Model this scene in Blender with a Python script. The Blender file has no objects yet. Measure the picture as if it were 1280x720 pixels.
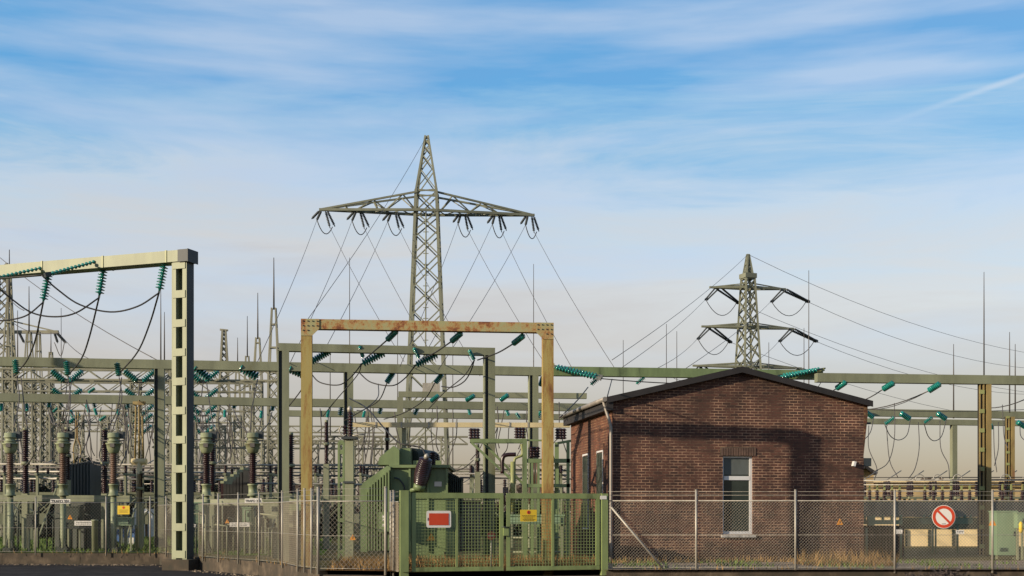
import bpy, math, random
from mathutils import Vector, Matrix, Quaternion
R = math.radians
rnd = random.Random(7)
C = bpy.context.scene.collection
EYE, F, CX, HY = 1.74, 1550.0, 640.0, 645.0
G0 = 0.41                       # level of the yard behind the kerb wall
def P(x, y, Y):                 # a point in metres from where it stands in view and how far away it is
    return Vector(((x-CX)/F*Y, Y, EYE+(HY-y)/F*Y))
def X(x, Y): return (x-CX)/F*Y

# ------------------------------------------------------------------ materials
M = {}
def nodes(name):
    m = bpy.data.materials.new(name); m.use_nodes = True
    nt = m.node_tree; b = nt.nodes['Principled BSDF']; M[name] = m
    return m, nt, b
def N(nt, t, **kw):
    n = nt.nodes.new(t)
    for k, v in kw.items():
        if k in n.inputs.keys() if hasattr(n.inputs, 'keys') else False: n.inputs[k].default_value = v
        else: setattr(n, k, v)
    return n
def ramp(nt, stops, fac):
    r = nt.nodes.new('ShaderNodeValToRGB'); e = r.color_ramp.elements
    while len(e) < len(stops): e.new(0.5)
    for i, (p, c) in enumerate(stops):
        e[i].position = p; e[i].color = (*c, 1) if len(c) == 3 else c
    nt.links.new(fac, r.inputs[0]); return r
def noise(nt, scale, detail=4, vec=None, rough=0.6):
    n = nt.nodes.new('ShaderNodeTexNoise'); n.inputs['Scale'].default_value = scale
    n.inputs['Detail'].default_value = detail; n.inputs['Roughness'].default_value = rough
    if vec is not None: nt.links.new(vec, n.inputs['Vector'])
    return n
def objvec(nt, sc=(1, 1, 1)):
    g = nt.nodes.new('ShaderNodeNewGeometry'); m = nt.nodes.new('ShaderNodeMapping')
    m.inputs['Scale'].default_value = sc
    nt.links.new(g.outputs['Position'], m.inputs['Vector']); return m.outputs['Vector']
def paint(name, col, rough=0.6, metal=0.0, var=0.25, scale=3.0, dirt=None, dirt_amt=0.5, streak=True, bump=0.0):
    m, nt, b = nodes(name)
    v = objvec(nt, (1, 1, 0.25 if streak else 1)); col = tuple(c*0.84 for c in col)
    n = noise(nt, scale, 6, v)
    d = dirt or tuple(c*(1-var*1.6) for c in col)
    lo = tuple(c*(1-var) for c in col); hi = tuple(min(1, c*(1+var*0.6)) for c in col)
    r = ramp(nt, [(0.30, d), (0.30+0.18*dirt_amt+0.02, lo), (0.70, hi)], n.outputs['Fac'])
    nt.links.new(r.outputs[0], b.inputs['Base Color'])
    b.inputs['Roughness'].default_value = rough; b.inputs['Metallic'].default_value = metal
    if bump:
        bp = nt.nodes.new('ShaderNodeBump'); bp.inputs['Strength'].default_value = bump; bp.inputs['Distance'].default_value = 0.02
        n2 = noise(nt, scale*8, 5, objvec(nt)); nt.links.new(n2.outputs['Fac'], bp.inputs['Height']); nt.links.new(bp.outputs[0], b.inputs['Normal'])
    return m
paint('ct_paint', (0.25, 0.28, 0.165), 0.55, var=0.25, scale=2.5, dirt=(0.12, 0.11, 0.06), dirt_amt=0.6)
paint('pale_green_paint', (0.25, 0.275, 0.165), 0.55, var=0.18, scale=2.0, dirt=(0.22, 0.17, 0.07), dirt_amt=0.25)
paint('grey_green_paint', (0.23, 0.245, 0.155), 0.6, var=0.22, scale=1.5, dirt=(0.12, 0.12, 0.06))
paint('far_green_paint', (0.23, 0.24, 0.155), 0.65, var=0.2, scale=1.0)
paint('green_paint', (0.165, 0.225, 0.10), 0.5, var=0.22, scale=2.0, dirt=(0.05, 0.07, 0.03))
paint('gate_green', (0.225, 0.285, 0.11), 0.5, var=0.22, scale=3.0, dirt=(0.07, 0.08, 0.03))
paint('dark_green', (0.022, 0.034, 0.022), 0.6, var=0.3, scale=2.0)
paint('steel_dark', (0.035, 0.045, 0.05), 0.6, var=0.3, scale=2.0)
paint('cabinet_green', (0.20, 0.29, 0.18), 0.5, var=0.12, scale=2.0)
paint('yellow_green', (0.27, 0.29, 0.11), 0.5, var=0.2, scale=3.0, dirt=(0.2, 0.13, 0.04))
paint('rust_yellow', (0.27, 0.20, 0.075), 0.7, var=0.25, scale=3.0, dirt=(0.16, 0.07, 0.03), dirt_amt=0.6)
paint('cream_paint', (0.62, 0.52, 0.30), 0.5, var=0.12, scale=2.0)
paint('cream_wall', (0.85, 0.66, 0.36), 0.85, var=0.2, scale=0.8)
paint('galvanised', (0.40, 0.375, 0.325), 0.5, 0.25, var=0.2, scale=6.0)
paint('galv_wire', (0.42, 0.365, 0.285), 0.5, 0.2, var=0.2, scale=6.0)
paint('tower_steel', (0.20, 0.21, 0.15), 0.65, var=0.2, scale=0.7)
paint('far_steel', (0.24, 0.235, 0.17), 0.65, var=0.25, scale=0.6)
paint('cable_black', (0.022, 0.02, 0.02), 0.6, var=0.2)
paint('wire_grey', (0.10, 0.09, 0.085), 0.6, 0.2, var=0.2)
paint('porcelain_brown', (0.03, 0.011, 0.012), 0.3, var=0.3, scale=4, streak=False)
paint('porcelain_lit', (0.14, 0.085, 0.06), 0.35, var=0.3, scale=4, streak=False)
paint('concrete', (0.105, 0.08, 0.055), 0.95, var=0.45, scale=2.2, dirt=(0.03, 0.028, 0.02), dirt_amt=1.0, streak=False, bump=0.6)
paint('roof_dark', (0.022, 0.018, 0.018), 0.7, var=0.3, scale=2)
paint('zinc', (0.30, 0.27, 0.24), 0.5, 0.3, var=0.2, scale=3)
paint('pvc_white', (0.68, 0.68, 0.68), 0.4, var=0.06, scale=2)
paint('sill_paint', (0.55, 0.53, 0.50), 0.6, var=0.35, scale=5)
paint('blind_grey', (0.10, 0.115, 0.11), 0.7, var=0.25, scale=2)
paint('sign_white', (0.78, 0.75, 0.70), 0.5, var=0.06, scale=3)
paint('sign_yellow', (0.75, 0.52, 0.03), 0.5, var=0.06, scale=3)
paint('sign_orange', (0.80, 0.30, 0.02), 0.5, var=0.08, scale=3)
paint('sign_red', (0.60, 0.06, 0.015), 0.5, var=0.08, scale=3)
paint('sign_pink', (0.62, 0.10, 0.09), 0.5, var=0.1, scale=3)
paint('sign_black', (0.02, 0.02, 0.02), 0.5, var=0.1)
paint('sign_back', (0.60, 0.56, 0.52), 0.45, 0.2, var=0.08)
paint('warm_cladding', (0.55, 0.40, 0.20), 0.8, var=0.25, scale=0.5)
paint('bark', (0.06, 0.045, 0.035), 0.9, var=0.3, scale=6)
paint('twig', (0.075, 0.055, 0.045), 0.95, var=0.3, scale=3)
paint('evergreen', (0.018, 0.026, 0.014), 0.9, var=0.4, scale=2)
paint('grass_green', (0.10, 0.17, 0.02), 0.85, var=0.3, scale=3, streak=False)
paint('dry_grass', (0.33, 0.20, 0.07), 0.9, var=0.4, scale=2, streak=False)
paint('blue_cover', (0.05, 0.13, 0.32), 0.5, var=0.15)
paint('van_white', (0.70, 0.70, 0.70), 0.4, var=0.05)
# rusted paint of the portal
m, nt, b = nodes('rusted_paint')
n = noise(nt, 2.6, 9, objvec(nt, (1, 1, 0.8)), 0.75); n2 = noise(nt, 14, 6, objvec(nt))
mx = nt.nodes.new('ShaderNodeMath'); mx.operation = 'MULTIPLY_ADD'; mx.inputs[1].default_value = 0.22
nt.links.new(n2.outputs['Fac'], mx.inputs[0]); nt.links.new(n.outputs['Fac'], mx.inputs[2])
r = ramp(nt, [(0.50, (0.13, 0.045, 0.018)), (0.56, (0.26, 0.10, 0.03)), (0.60, (0.32, 0.21, 0.08)), (0.67, (0.30, 0.27, 0.13)), (0.8, (0.26, 0.28, 0.145))], mx.outputs[0])
nt.links.new(r.outputs[0], b.inputs['Base Color']); b.inputs['Roughness'].default_value = 0.75
m, nt, b = nodes('rusted_column')
n = noise(nt, 3.4, 9, objvec(nt, (1, 1, 0.22)), 0.75)
r = ramp(nt, [(0.36, (0.14, 0.06, 0.02)), (0.44, (0.22, 0.125, 0.035)), (0.54, (0.29, 0.225, 0.07)), (0.72, (0.29, 0.25, 0.10))], n.outputs['Fac'])
nt.links.new(r.outputs[0], b.inputs['Base Color']); b.inputs['Roughness'].default_value = 0.75
# teal glass
m, nt, b = nodes('teal_glass')
b.inputs['Base Color'].default_value = (0.006, 0.10, 0.085, 1); b.inputs['Roughness'].default_value = 0.12
b.inputs['Coat Weight'].default_value = 0.5
n = noise(nt, 5, 2, objvec(nt)); r = ramp(nt, [(0.3, (0.004, 0.10, 0.085)), (0.7, (0.015, 0.22, 0.18))], n.outputs['Fac'])
nt.links.new(r.outputs[0], b.inputs['Base Color'])
# window glass
m, nt, b = nodes('window_glass')
n = noise(nt, 0.9, 3, objvec(nt)); r = ramp(nt, [(0.3, (0.012, 0.018, 0.015)), (0.7, (0.035, 0.045, 0.04))], n.outputs['Fac'])
b.inputs['Specular IOR Level'].default_value = 0.25
nt.links.new(r.outputs[0], b.inputs['Base Color']); b.inputs['Roughness'].default_value = 0.08
# brick (object coordinates, one per wall direction)
def brick(name, order, c1, c2, mortar):
    m, nt, b = nodes(name)
    tc = nt.nodes.new('ShaderNodeTexCoord'); s = nt.nodes.new('ShaderNodeSeparateXYZ'); c = nt.nodes.new('ShaderNodeCombineXYZ')
    nt.links.new(tc.outputs['Object'], s.inputs[0])
    nt.links.new(s.outputs[order[0]], c.inputs[0]); nt.links.new(s.outputs[order[1]], c.inputs[1])
    wob = noise(nt, 6, 3, tc.outputs['Object'])
    add = nt.nodes.new('ShaderNodeVectorMath'); add.operation = 'MULTIPLY_ADD'; add.inputs[1].default_value = (0.010, 0.010, 0)
    nt.links.new(wob.outputs['Color'], add.inputs[0]); nt.links.new(c.outputs[0], add.inputs[2])
    t = nt.nodes.new('ShaderNodeTexBrick'); nt.links.new(add.outputs[0], t.inputs['Vector'])
    t.inputs['Scale'].default_value = 1; t.inputs['Brick Width'].default_value = 0.25; t.inputs['Row Height'].default_value = 0.0833
    t.inputs['Mortar Size'].default_value = 0.009; t.inputs['Mortar Smooth'].default_value = 0.3; t.inputs['Bias'].default_value = -0.15
    t.inputs['Color1'].default_value = (*c1, 1); t.inputs['Color2'].default_value = (*c2, 1); t.inputs['Mortar'].default_value = (*mortar, 1)
    # mortar is bright in some places, filled with dirt in others
    pn = noise(nt, 1.3, 7, tc.outputs['Object'], 0.7); rp = ramp(nt, [(0.42, (0.20, 0.18, 0.17)), (0.60, (1.15, 1.1, 1.05))], pn.outputs['Fac'])
    mm = nt.nodes.new('ShaderNodeMix'); mm.data_type = 'RGBA'; mm.blend_type = 'MULTIPLY'; mm.inputs['Factor'].default_value = 1
    mm.inputs[6].default_value = (*mortar, 1); nt.links.new(rp.outputs[0], mm.inputs[7]); nt.links.new(mm.outputs[2], t.inputs['Mortar'])
    bn = noise(nt, 0.8, 6, tc.outputs['Object']); rb = ramp(nt, [(0.32, (0.50, 0.48, 0.48)), (0.68, (1.25, 1.18, 1.1))], bn.outputs['Fac'])
    m2 = nt.nodes.new('ShaderNodeMix'); m2.data_type = 'RGBA'; m2.blend_type = 'MULTIPLY'; m2.inputs['Factor'].default_value = 1
    nt.links.new(t.outputs['Color'], m2.inputs[6]); nt.links.new(rb.outputs[0], m2.inputs[7])
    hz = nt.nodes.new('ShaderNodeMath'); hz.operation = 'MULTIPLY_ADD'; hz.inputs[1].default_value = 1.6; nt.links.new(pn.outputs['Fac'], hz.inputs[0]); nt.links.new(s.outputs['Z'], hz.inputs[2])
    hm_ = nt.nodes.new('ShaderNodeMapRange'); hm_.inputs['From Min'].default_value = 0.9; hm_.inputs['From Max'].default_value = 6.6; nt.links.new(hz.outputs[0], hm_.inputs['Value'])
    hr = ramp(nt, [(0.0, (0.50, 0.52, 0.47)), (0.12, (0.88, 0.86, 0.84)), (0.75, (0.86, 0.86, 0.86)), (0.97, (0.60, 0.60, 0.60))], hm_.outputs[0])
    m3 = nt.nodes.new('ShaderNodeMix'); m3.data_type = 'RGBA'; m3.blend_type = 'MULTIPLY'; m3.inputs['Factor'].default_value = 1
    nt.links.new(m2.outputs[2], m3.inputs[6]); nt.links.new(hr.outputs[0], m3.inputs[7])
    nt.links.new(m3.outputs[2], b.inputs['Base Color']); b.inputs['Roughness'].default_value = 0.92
    bp = nt.nodes.new('ShaderNodeBump'); bp.inputs['Strength'].default_value = 0.5; bp.inputs['Distance'].default_value = 0.01; bp.invert = True
    nt.links.new(t.outputs['Fac'], bp.inputs['Height']); nt.links.new(bp.outputs[0], b.inputs['Normal'])
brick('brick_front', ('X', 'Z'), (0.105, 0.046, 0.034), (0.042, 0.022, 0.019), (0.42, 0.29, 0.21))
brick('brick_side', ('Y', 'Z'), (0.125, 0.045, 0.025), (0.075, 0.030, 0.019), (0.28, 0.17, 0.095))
# ground
def ground(name, stops, scale, bump=0.5):
    m, nt, b = nodes(name)
    n = noise(nt, scale, 10, objvec(nt), 0.7); n2 = noise(nt, scale*14, 5, objvec(nt), 0.7)
    mx = nt.nodes.new('ShaderNodeMath'); mx.operation = 'MULTIPLY_ADD'; mx.inputs[1].default_value = 0.45
    nt.links.new(n2.outputs['Fac'], mx.inputs[0]); nt.links.new(n.outputs['Fac'], mx.inputs[2])
    r = ramp(nt, stops, mx.outputs[0]); nt.links.new(r.outputs[0], b.inputs['Base Color']); b.inputs['Roughness'].default_value = 0.95; b.inputs['Specular IOR Level'].default_value = 0.08
    bp = nt.nodes.new('ShaderNodeBump'); bp.inputs['Strength'].default_value = bump; bp.inputs['Distance'].default_value = 0.03
    nt.links.new(n2.outputs['Fac'], bp.inputs['Height']); nt.links.new(bp.outputs[0], b.inputs['Normal'])
ground('asphalt', [(0.50, (0.014, 0.013, 0.013)), (0.75, (0.030, 0.028, 0.028)), (0.95, (0.07, 0.062, 0.058))], 0.9, 0.3)
ground('gravel', [(0.48, (0.05, 0.042, 0.034)), (0.68, (0.20, 0.16, 0.12)), (0.92, (0.42, 0.34, 0.26))], 2.5, 1.0)
ground('yard_ground', [(0.50, (0.045, 0.04, 0.018)), (0.68, (0.10, 0.09, 0.035)), (0.90, (0.20, 0.15, 0.07))], 1.2, 1.0)
ground('turf', [(0.50, (0.045, 0.085, 0.012)), (0.70, (0.09, 0.15, 0.02)), (0.92, (0.15, 0.19, 0.04))], 0.8, 1.0)
ground('rusty_earth', [(0.50, (0.06, 0.028, 0.014)), (0.70, (0.17, 0.085, 0.03)), (0.92, (0.33, 0.19, 0.07))], 2.0, 1.0)

# ------------------------------------------------------------------ mesh builder
class MB:
    def __init__(s): s.v = []; s.f = []; s.sm = []; s.mi = []; s.cur = 0
    def face(s, idx, sm=False): s.f.append(idx); s.sm.append(sm); s.mi.append(s.cur)
    def box(s, c, size, rot=None):
        c = Vector(c); x, y, z = (d/2 for d in size); i = len(s.v)
        for a in (-x, x):
            for b_ in (-y, y):
                for d in (-z, z):
                    p = Vector((a, b_, d))
                    if rot is not None: p = rot @ p
                    s.v.append(c+p)
        for q in ((0, 1, 3, 2), (4, 6, 7, 5), (0, 4, 5, 1), (2, 3, 7, 6), (0, 2, 6, 4), (1, 5, 7, 3)): s.face([i+k for k in q])
        return s
    def span(s, lo, hi):
        return s.box([(lo[k]+hi[k])/2 for k in range(3)], [abs(hi[k]-lo[k]) for k in range(3)])
    def bar(s, p, q, w, h=None, roll=None):     # rectangular section: w across, h up
        p = Vector(p); q = Vector(q); h = w if h is None else h
        d = q-p; L = d.length
        if L < 1e-6: return s
        d.normalize(); up = Vector((0, 0, 1)) if abs(d.z) < 0.95 else Vector(roll or (0, 1, 0))
        sd = d.cross(up).normalized(); u = sd.cross(d).normalized()
        rot = Matrix((sd, d, u)).transposed()
        return s.box((p+q)/2, (w, L, h), rot)
    def tube(s, pts, r, n=6, smooth=True, cap=True):
        pts = [Vector(p) for p in pts]; i0 = len(s.v)
        rr = r if isinstance(r, (list, tuple)) else [r]*len(pts)
        ref = None
        for k, p in enumerate(pts):
            d = (pts[min(k+1, len(pts)-1)]-pts[max(k-1, 0)])
            if d.length < 1e-9: d = Vector((0, 0, 1))
            d.normalize()
            a = d.cross(Vector((0, 0, 1)) if abs(d.z) < 0.9 else Vector((1, 0, 0))) if ref is None else (ref-d*ref.dot(d))
            a.normalize(); ref = a; b_ = d.cross(a)
            for j in range(n):
                t = 2*math.pi*j/n; s.v.append(p+(a*math.cos(t)+b_*math.sin(t))*rr[k])
        for k in range(len(pts)-1):
            for j in range(n):
                a = i0+k*n+j; b_ = i0+k*n+(j+1) % n; s.face([a, b_, b_+n, a+n], smooth)
        if cap: s.face([i0+j for j in range(n)][::-1]); s.face([i0+(len(pts)-1)*n+j for j in range(n)])
        return s
    def lathe(s, prof, base=(0, 0, 0), rot=None, n=12, smooth=True):   # profile of (radius, height)
        base = Vector(base); i0 = len(s.v)
        for (r, z) in prof:
            for j in range(n):
                t = 2*math.pi*j/n; p = Vector((r*math.cos(t), r*math.sin(t), z))
                if rot is not None: p = rot @ p
                s.v.append(base+p)
        for k in range(len(prof)-1):
            for j in range(n):
                a = i0+k*n+j; b_ = i0+k*n+(j+1) % n; s.face([a, b_, b_+n, a+n], smooth)
        s.face([i0+j for j in range(n)][::-1]); s.face([i0+(len(prof)-1)*n+j for j in range(n)])
        return s
    def poly(s, pts): i = len(s.v); s.v += [Vector(p) for p in pts]; s.face(list(range(i, i+len(pts)))); return s
    def prism(s, pts, off):                     # flat outline pushed by off
        off = Vector(off); i = len(s.v); n = len(pts)
        s.v += [Vector(p) for p in pts]+[Vector(p)+off for p in pts]
        s.face([i+k for k in range(n)][::-1]); s.face([i+n+k for k in range(n)])
        for k in range(n): a = i+k; b_ = i+(k+1) % n; s.face([a, b_, b_+n, a+n])
        return s
    def build(s, name, mat, parent=None, origin=None):
        me = bpy.data.meshes.new(name)
        o = bpy.data.objects.new(name, me); C.objects.link(o)
        if parent is not None:
            mw = world(parent); inv = mw.inverted(); vs = [inv @ v for v in s.v]; o.parent = parent
        else:
            if origin is None:
                lo = [min(v[k] for v in s.v) for k in range(3)]; hi = [max(v[k] for v in s.v) for k in range(3)]
                origin = Vector(((lo[0]+hi[0])/2, (lo[1]+hi[1])/2, lo[2]))
            origin = Vector(origin); o.location = origin; vs = [v-origin for v in s.v]
        me.from_pydata([tuple(v) for v in vs], [], s.f)
        for k, m_ in enumerate(mat if isinstance(mat, (list, tuple)) else [mat]): me.materials.append(M[m_])
        me.polygons.foreach_set('use_smooth', s.sm); me.polygons.foreach_set('material_index', s.mi)
        me.update(); return o
def world(o):
    m_ = Matrix.LocRotScale(o.location, o.rotation_quaternion if o.rotation_mode == 'QUATERNION' else o.rotation_euler, o.scale)
    return world(o.parent) @ m_ if o.parent else m_
def tag(o, label, cat, group=None, kind=None):
    if label: o['label'] = label
    if cat: o['category'] = cat
    if group: o['group'] = group
    if kind: o['kind'] = kind
    return o
def struct(o): o['kind'] = 'structure'; return o
def thing(name, label, cat, loc=(0, 0, 0), rz=0, group=None):
    o = bpy.data.objects.new(name, None); C.objects.link(o); o.location = loc; o.rotation_euler = (0, 0, rz)
    o.empty_display_size = 0.3
    return tag(o, label, cat, group)
def kids(o): return [c for c in ALL(o)]
def ALL(o): return list(o.children)
def copy_tree(o, parent=None):
    c = o.copy(); C.objects.link(c)
    for k in ('label', 'category', 'group'):
        if parent is None and k in c.keys(): pass
    if parent is not None: c.parent = parent
    for ch in list(o.children): copy_tree(ch, c)
    return c
ORD = ['leftmost', 'second from left', 'third from left', 'fourth from left', 'fifth from left', 'sixth from left', 'seventh from left', 'eighth from left', 'ninth from left', 'tenth from left', 'eleventh from left', 'twelfth from left', 'thirteenth from left', 'fourteenth from left', 'fifteenth from left']
def ordn(i, n):
    if i == n-1 and n > 1: return 'rightmost'
    if n == 3 and i == 1: return 'middle'
    return ORD[i]

# ------------------------------------------------------------------ camera, light, sky
cam = bpy.data.cameras.new('camera'); co = bpy.data.objects.new('camera', cam); C.objects.link(co)
co.location = (0, 0, EYE); co.rotation_euler = (R(90), 0, 0); cam.sensor_width = 36; cam.lens = 36*F/1280
cam.shift_y = (HY-360)/1280; cam.clip_end = 6000; bpy.context.scene.camera = co
SUNDIR = Vector((8.08, 4.66, -2.65)).normalized()
sl = bpy.data.lights.new('sun', 'SUN'); so = bpy.data.objects.new('sun', sl); C.objects.link(so)
sl.energy = 6.6; sl.angle = R(0.6); sl.color = (1.0, 0.84, 0.62)
so.rotation_mode = 'QUATERNION'; so.rotation_quaternion = SUNDIR.to_track_quat('-Z', 'Y'); so.location = (-30, -10, 30)
sc = bpy.context.scene
sc.view_settings.view_transform = 'Standard'; sc.view_settings.look = 'None'; sc.view_settings.exposure = 0
w = bpy.data.worlds.new('World'); sc.world = w; w.use_nodes = True; nt = w.node_tree
for n_ in list(nt.nodes): nt.nodes.remove(n_)
out = nt.nodes.new('ShaderNodeOutputWorld')
sky = nt.nodes.new('ShaderNodeTexSky'); sky.sky_type = 'NISHITA'; sky.sun_disc = False
sky.sun_elevation = math.asin(-SUNDIR.z); sky.sun_rotation = math.atan2(-SUNDIR.x, -SUNDIR.y)
bg1 = nt.nodes.new('ShaderNodeBackground'); bg1.inputs['Strength'].default_value = 0.05; nt.links.new(sky.outputs[0], bg1.inputs['Color'])
tc = nt.nodes.new('ShaderNodeTexCoord'); sp = nt.nodes.new('ShaderNodeSeparateXYZ'); nt.links.new(tc.outputs['Generated'], sp.inputs[0])
SKYRAMP = [(0.0, (0.08, 0.06, 0.05)), (0.002, (0.235, 0.175, 0.155)), (0.035, (0.30, 0.215, 0.18)), (0.08, (0.43, 0.345, 0.305)), (0.13, (0.58, 0.50, 0.46)), (0.18, (0.66, 0.63, 0.61)), (0.235, (0.56, 0.65, 0.74)), (0.285, (0.23, 0.48, 0.74)), (0.33, (0.085, 0.36, 0.71)), (0.40, (0.11, 0.35, 0.69)), (0.55, (0.05, 0.17, 0.38)), (1.0, (0.03, 0.09, 0.22))]
# cloud streaks: stretched noise on the direction, tilted a little
mp = nt.nodes.new('ShaderNodeMapping'); mp.inputs['Scale'].default_value = (1.6, 1.6, 11); mp.inputs['Rotation'].default_value = (0, R(4), 0)
nt.links.new(tc.outputs['Generated'], mp.inputs['Vector'])
n1 = noise(nt, 1.6, 7, mp.outputs[0], 0.62); n1.inputs['Distortion'].default_value = 0.6
mp2 = nt.nodes.new('ShaderNodeMapping'); mp2.inputs['Scale'].default_value = (1.8, 1.8, 15); mp2.inputs['Rotation'].default_value = (0, R(-6), 0); mp2.inputs['Location'].default_value = (3, 1, 2)
nt.links.new(tc.outputs['Generated'], mp2.inputs['Vector'])
n2 = noise(nt, 2.0, 6, mp2.outputs[0], 0.5)
# shift the ramp lookup a little so the bands are uneven
ma = nt.nodes.new('ShaderNodeMath'); ma.operation = 'MULTIPLY_ADD'; ma.inputs[1].default_value = 0.24
nt.links.new(n1.outputs['Fac'], ma.inputs[0]); nt.links.new(sp.outputs['Z'], ma.inputs[2])
mb = nt.nodes.new('ShaderNodeMath'); mb.operation = 'SUBTRACT'; mb.inputs[1].default_value = 0.12; nt.links.new(ma.outputs[0], mb.inputs[0])
hi = nt.nodes.new('ShaderNodeMapRange'); hi.inputs['From Min'].default_value = 0.08; hi.inputs['From Max'].default_value = 0.2; nt.links.new(sp.outputs['Z'], hi.inputs['Value'])
mxz = nt.nodes.new('ShaderNodeMix'); mxz.data_type = 'FLOAT'; nt.links.new(hi.outputs[0], mxz.inputs[0]); nt.links.new(sp.outputs['Z'], mxz.inputs[2]); nt.links.new(mb.outputs[0], mxz.inputs[3])
base = ramp(nt, SKYRAMP, mxz.outputs[0])
cr = ramp(nt, [(0.44, (0, 0, 0)), (0.68, (1, 1, 1))], n2.outputs['Fac'])
cm = nt.nodes.new('ShaderNodeMath'); cm.operation = 'MULTIPLY'; nt.links.new(cr.outputs[0], cm.inputs[0]); nt.links.new(hi.outputs[0], cm.inputs[1])
cm2 = nt.nodes.new('ShaderNodeMath'); cm2.operation = 'MULTIPLY'; cm2.inputs[1].default_value = 0.75; nt.links.new(cm.outputs[0], cm2.inputs[0])
mix = nt.nodes.new('ShaderNodeMix'); mix.data_type = 'RGBA'; nt.links.new(cm2.outputs[0], mix.inputs[0]); nt.links.new(base.outputs[0], mix.inputs[6]); mix.inputs[7].default_value = (0.52, 0.63, 0.80, 1)
# vapour trail: distance of the direction from a plane through two directions
va = Vector(((1075-CX)/F, 1, (HY-166)/F)).normalized(); vb = Vector(((1290-CX)/F, 1, (HY-91)/F)).normalized(); pn = va.cross(vb).normalized()
def dot(v, vec):
    d = nt.nodes.new('ShaderNodeVectorMath'); d.operation = 'DOT_PRODUCT'; d.inputs[1].default_value = vec; nt.links.new(v, d.inputs[0]); return d.outputs['Value']
d0 = nt.nodes.new('ShaderNodeMath'); d0.operation = 'ABSOLUTE'; nt.links.new(dot(tc.outputs['Generated'], pn), d0.inputs[0])
tr = nt.nodes.new('ShaderNodeMapRange'); tr.interpolation_type = 'SMOOTHSTEP'; tr.inputs['From Min'].default_value = 0.0035; tr.inputs['From Max'].default_value = 0.0; nt.links.new(d0.outputs[0], tr.inputs['Value'])
al = nt.nodes.new('ShaderNodeMapRange'); al.interpolation_type = 'SMOOTHSTEP'; al.inputs['From Min'].default_value = va.x; al.inputs['From Max'].default_value = vb.x; nt.links.new(sp.outputs['X'], al.inputs['Value'])
tm = nt.nodes.new('ShaderNodeMath'); tm.operation = 'MULTIPLY'; nt.links.new(tr.outputs[0], tm.inputs[0]); nt.links.new(al.outputs[0], tm.inputs[1])
fy = nt.nodes.new('ShaderNodeMath'); fy.operation = 'GREATER_THAN'; fy.inputs[1].default_value = 0; nt.links.new(sp.outputs['Y'], fy.inputs[0])
tm2 = nt.nodes.new('ShaderNodeMath'); tm2.operation = 'MULTIPLY'; nt.links.new(tm.outputs[0], tm2.inputs[0]); nt.links.new(fy.outputs[0], tm2.inputs[1])
tm3 = nt.nodes.new('ShaderNodeMath'); tm3.operation = 'MULTIPLY'; tm3.inputs[1].default_value = 0.5; nt.links.new(tm2.outputs[0], tm3.inputs[0])
mix2 = nt.nodes.new('ShaderNodeMix'); mix2.data_type = 'RGBA'; nt.links.new(tm3.outputs[0], mix2.inputs[0]); nt.links.new(mix.outputs[2], mix2.inputs[6]); mix2.inputs[7].default_value = (0.72, 0.76, 0.82, 1)
bg2 = nt.nodes.new('ShaderNodeBackground'); bg2.inputs['Strength'].default_value = 0.8; nt.links.new(mix2.outputs[2], bg2.inputs['Color'])
ad = nt.nodes.new('ShaderNodeAddShader'); nt.links.new(bg1.outputs[0], ad.inputs[0]); nt.links.new(bg2.outputs[0], ad.inputs[1]); nt.links.new(ad.outputs[0], out.inputs[0])

# ------------------------------------------------------------------ ground
wall_line = [(-26, 46.0), (-18.5, 45.0), (-12.6, 44.3), (-10.8, 41.3), (-9.86, 39.6), (-7.4, 36.2), (-6.35, 34.4), (-5.5, 31.95), (-4.75, 30.6)]
front_line = wall_line + [(-3.05, 30.1), (-2.6, 29.6), (2.3, 31.0), (14, 31.0), (26, 31.6)]
b = MB(); b.span((-400, -40, -0.05), (400, 60, 0)); o = struct(b.build('road', 'asphalt'))
b = MB()
pts = [Vector((x, y, G0-0.012)) for x, y in front_line]
far = [Vector((1800, 40, G0-0.012)), Vector((2500, 3000, G0-0.012)), Vector((-2500, 3000, G0-0.012)), Vector((-1800, 50, G0-0.012))]
b.poly(pts+far); struct(b.build('ground', 'yard_ground'))
def sheet(name, mat, pts, z):
    b = MB(); b.poly([(x, y, z) for x, y in pts]); return struct(b.build(name, mat))
sheet('gravel_strip', 'gravel', [(2.3, 30.75), (26, 31.3), (30, 38), (9.9, 36.8), (2.6, 35.3)], G0-0.004)
sheet('bare_earth', 'rusty_earth', [(-4.6, 30.5), (-2.6, 29.9), (2.2, 30.9), (2.6, 38), (-5.2, 38)], G0-0.004)
sheet('lawn', 'turf', [(-46, 47), (-12.5, 45.2), (-9.0, 42), (-6.5, 43), (-12, 84), (-70, 84)], G0-0.004)
sheet('earth_verge', 'rusty_earth', [(-4.6, 30.5), (-4.9, 29.4), (0, 28.7), (26, 29.6), (26, 31.5), (14, 30.95), (2.3, 30.95), (-2.6, 29.55), (-3.05, 30.05)], 0.05)
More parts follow.
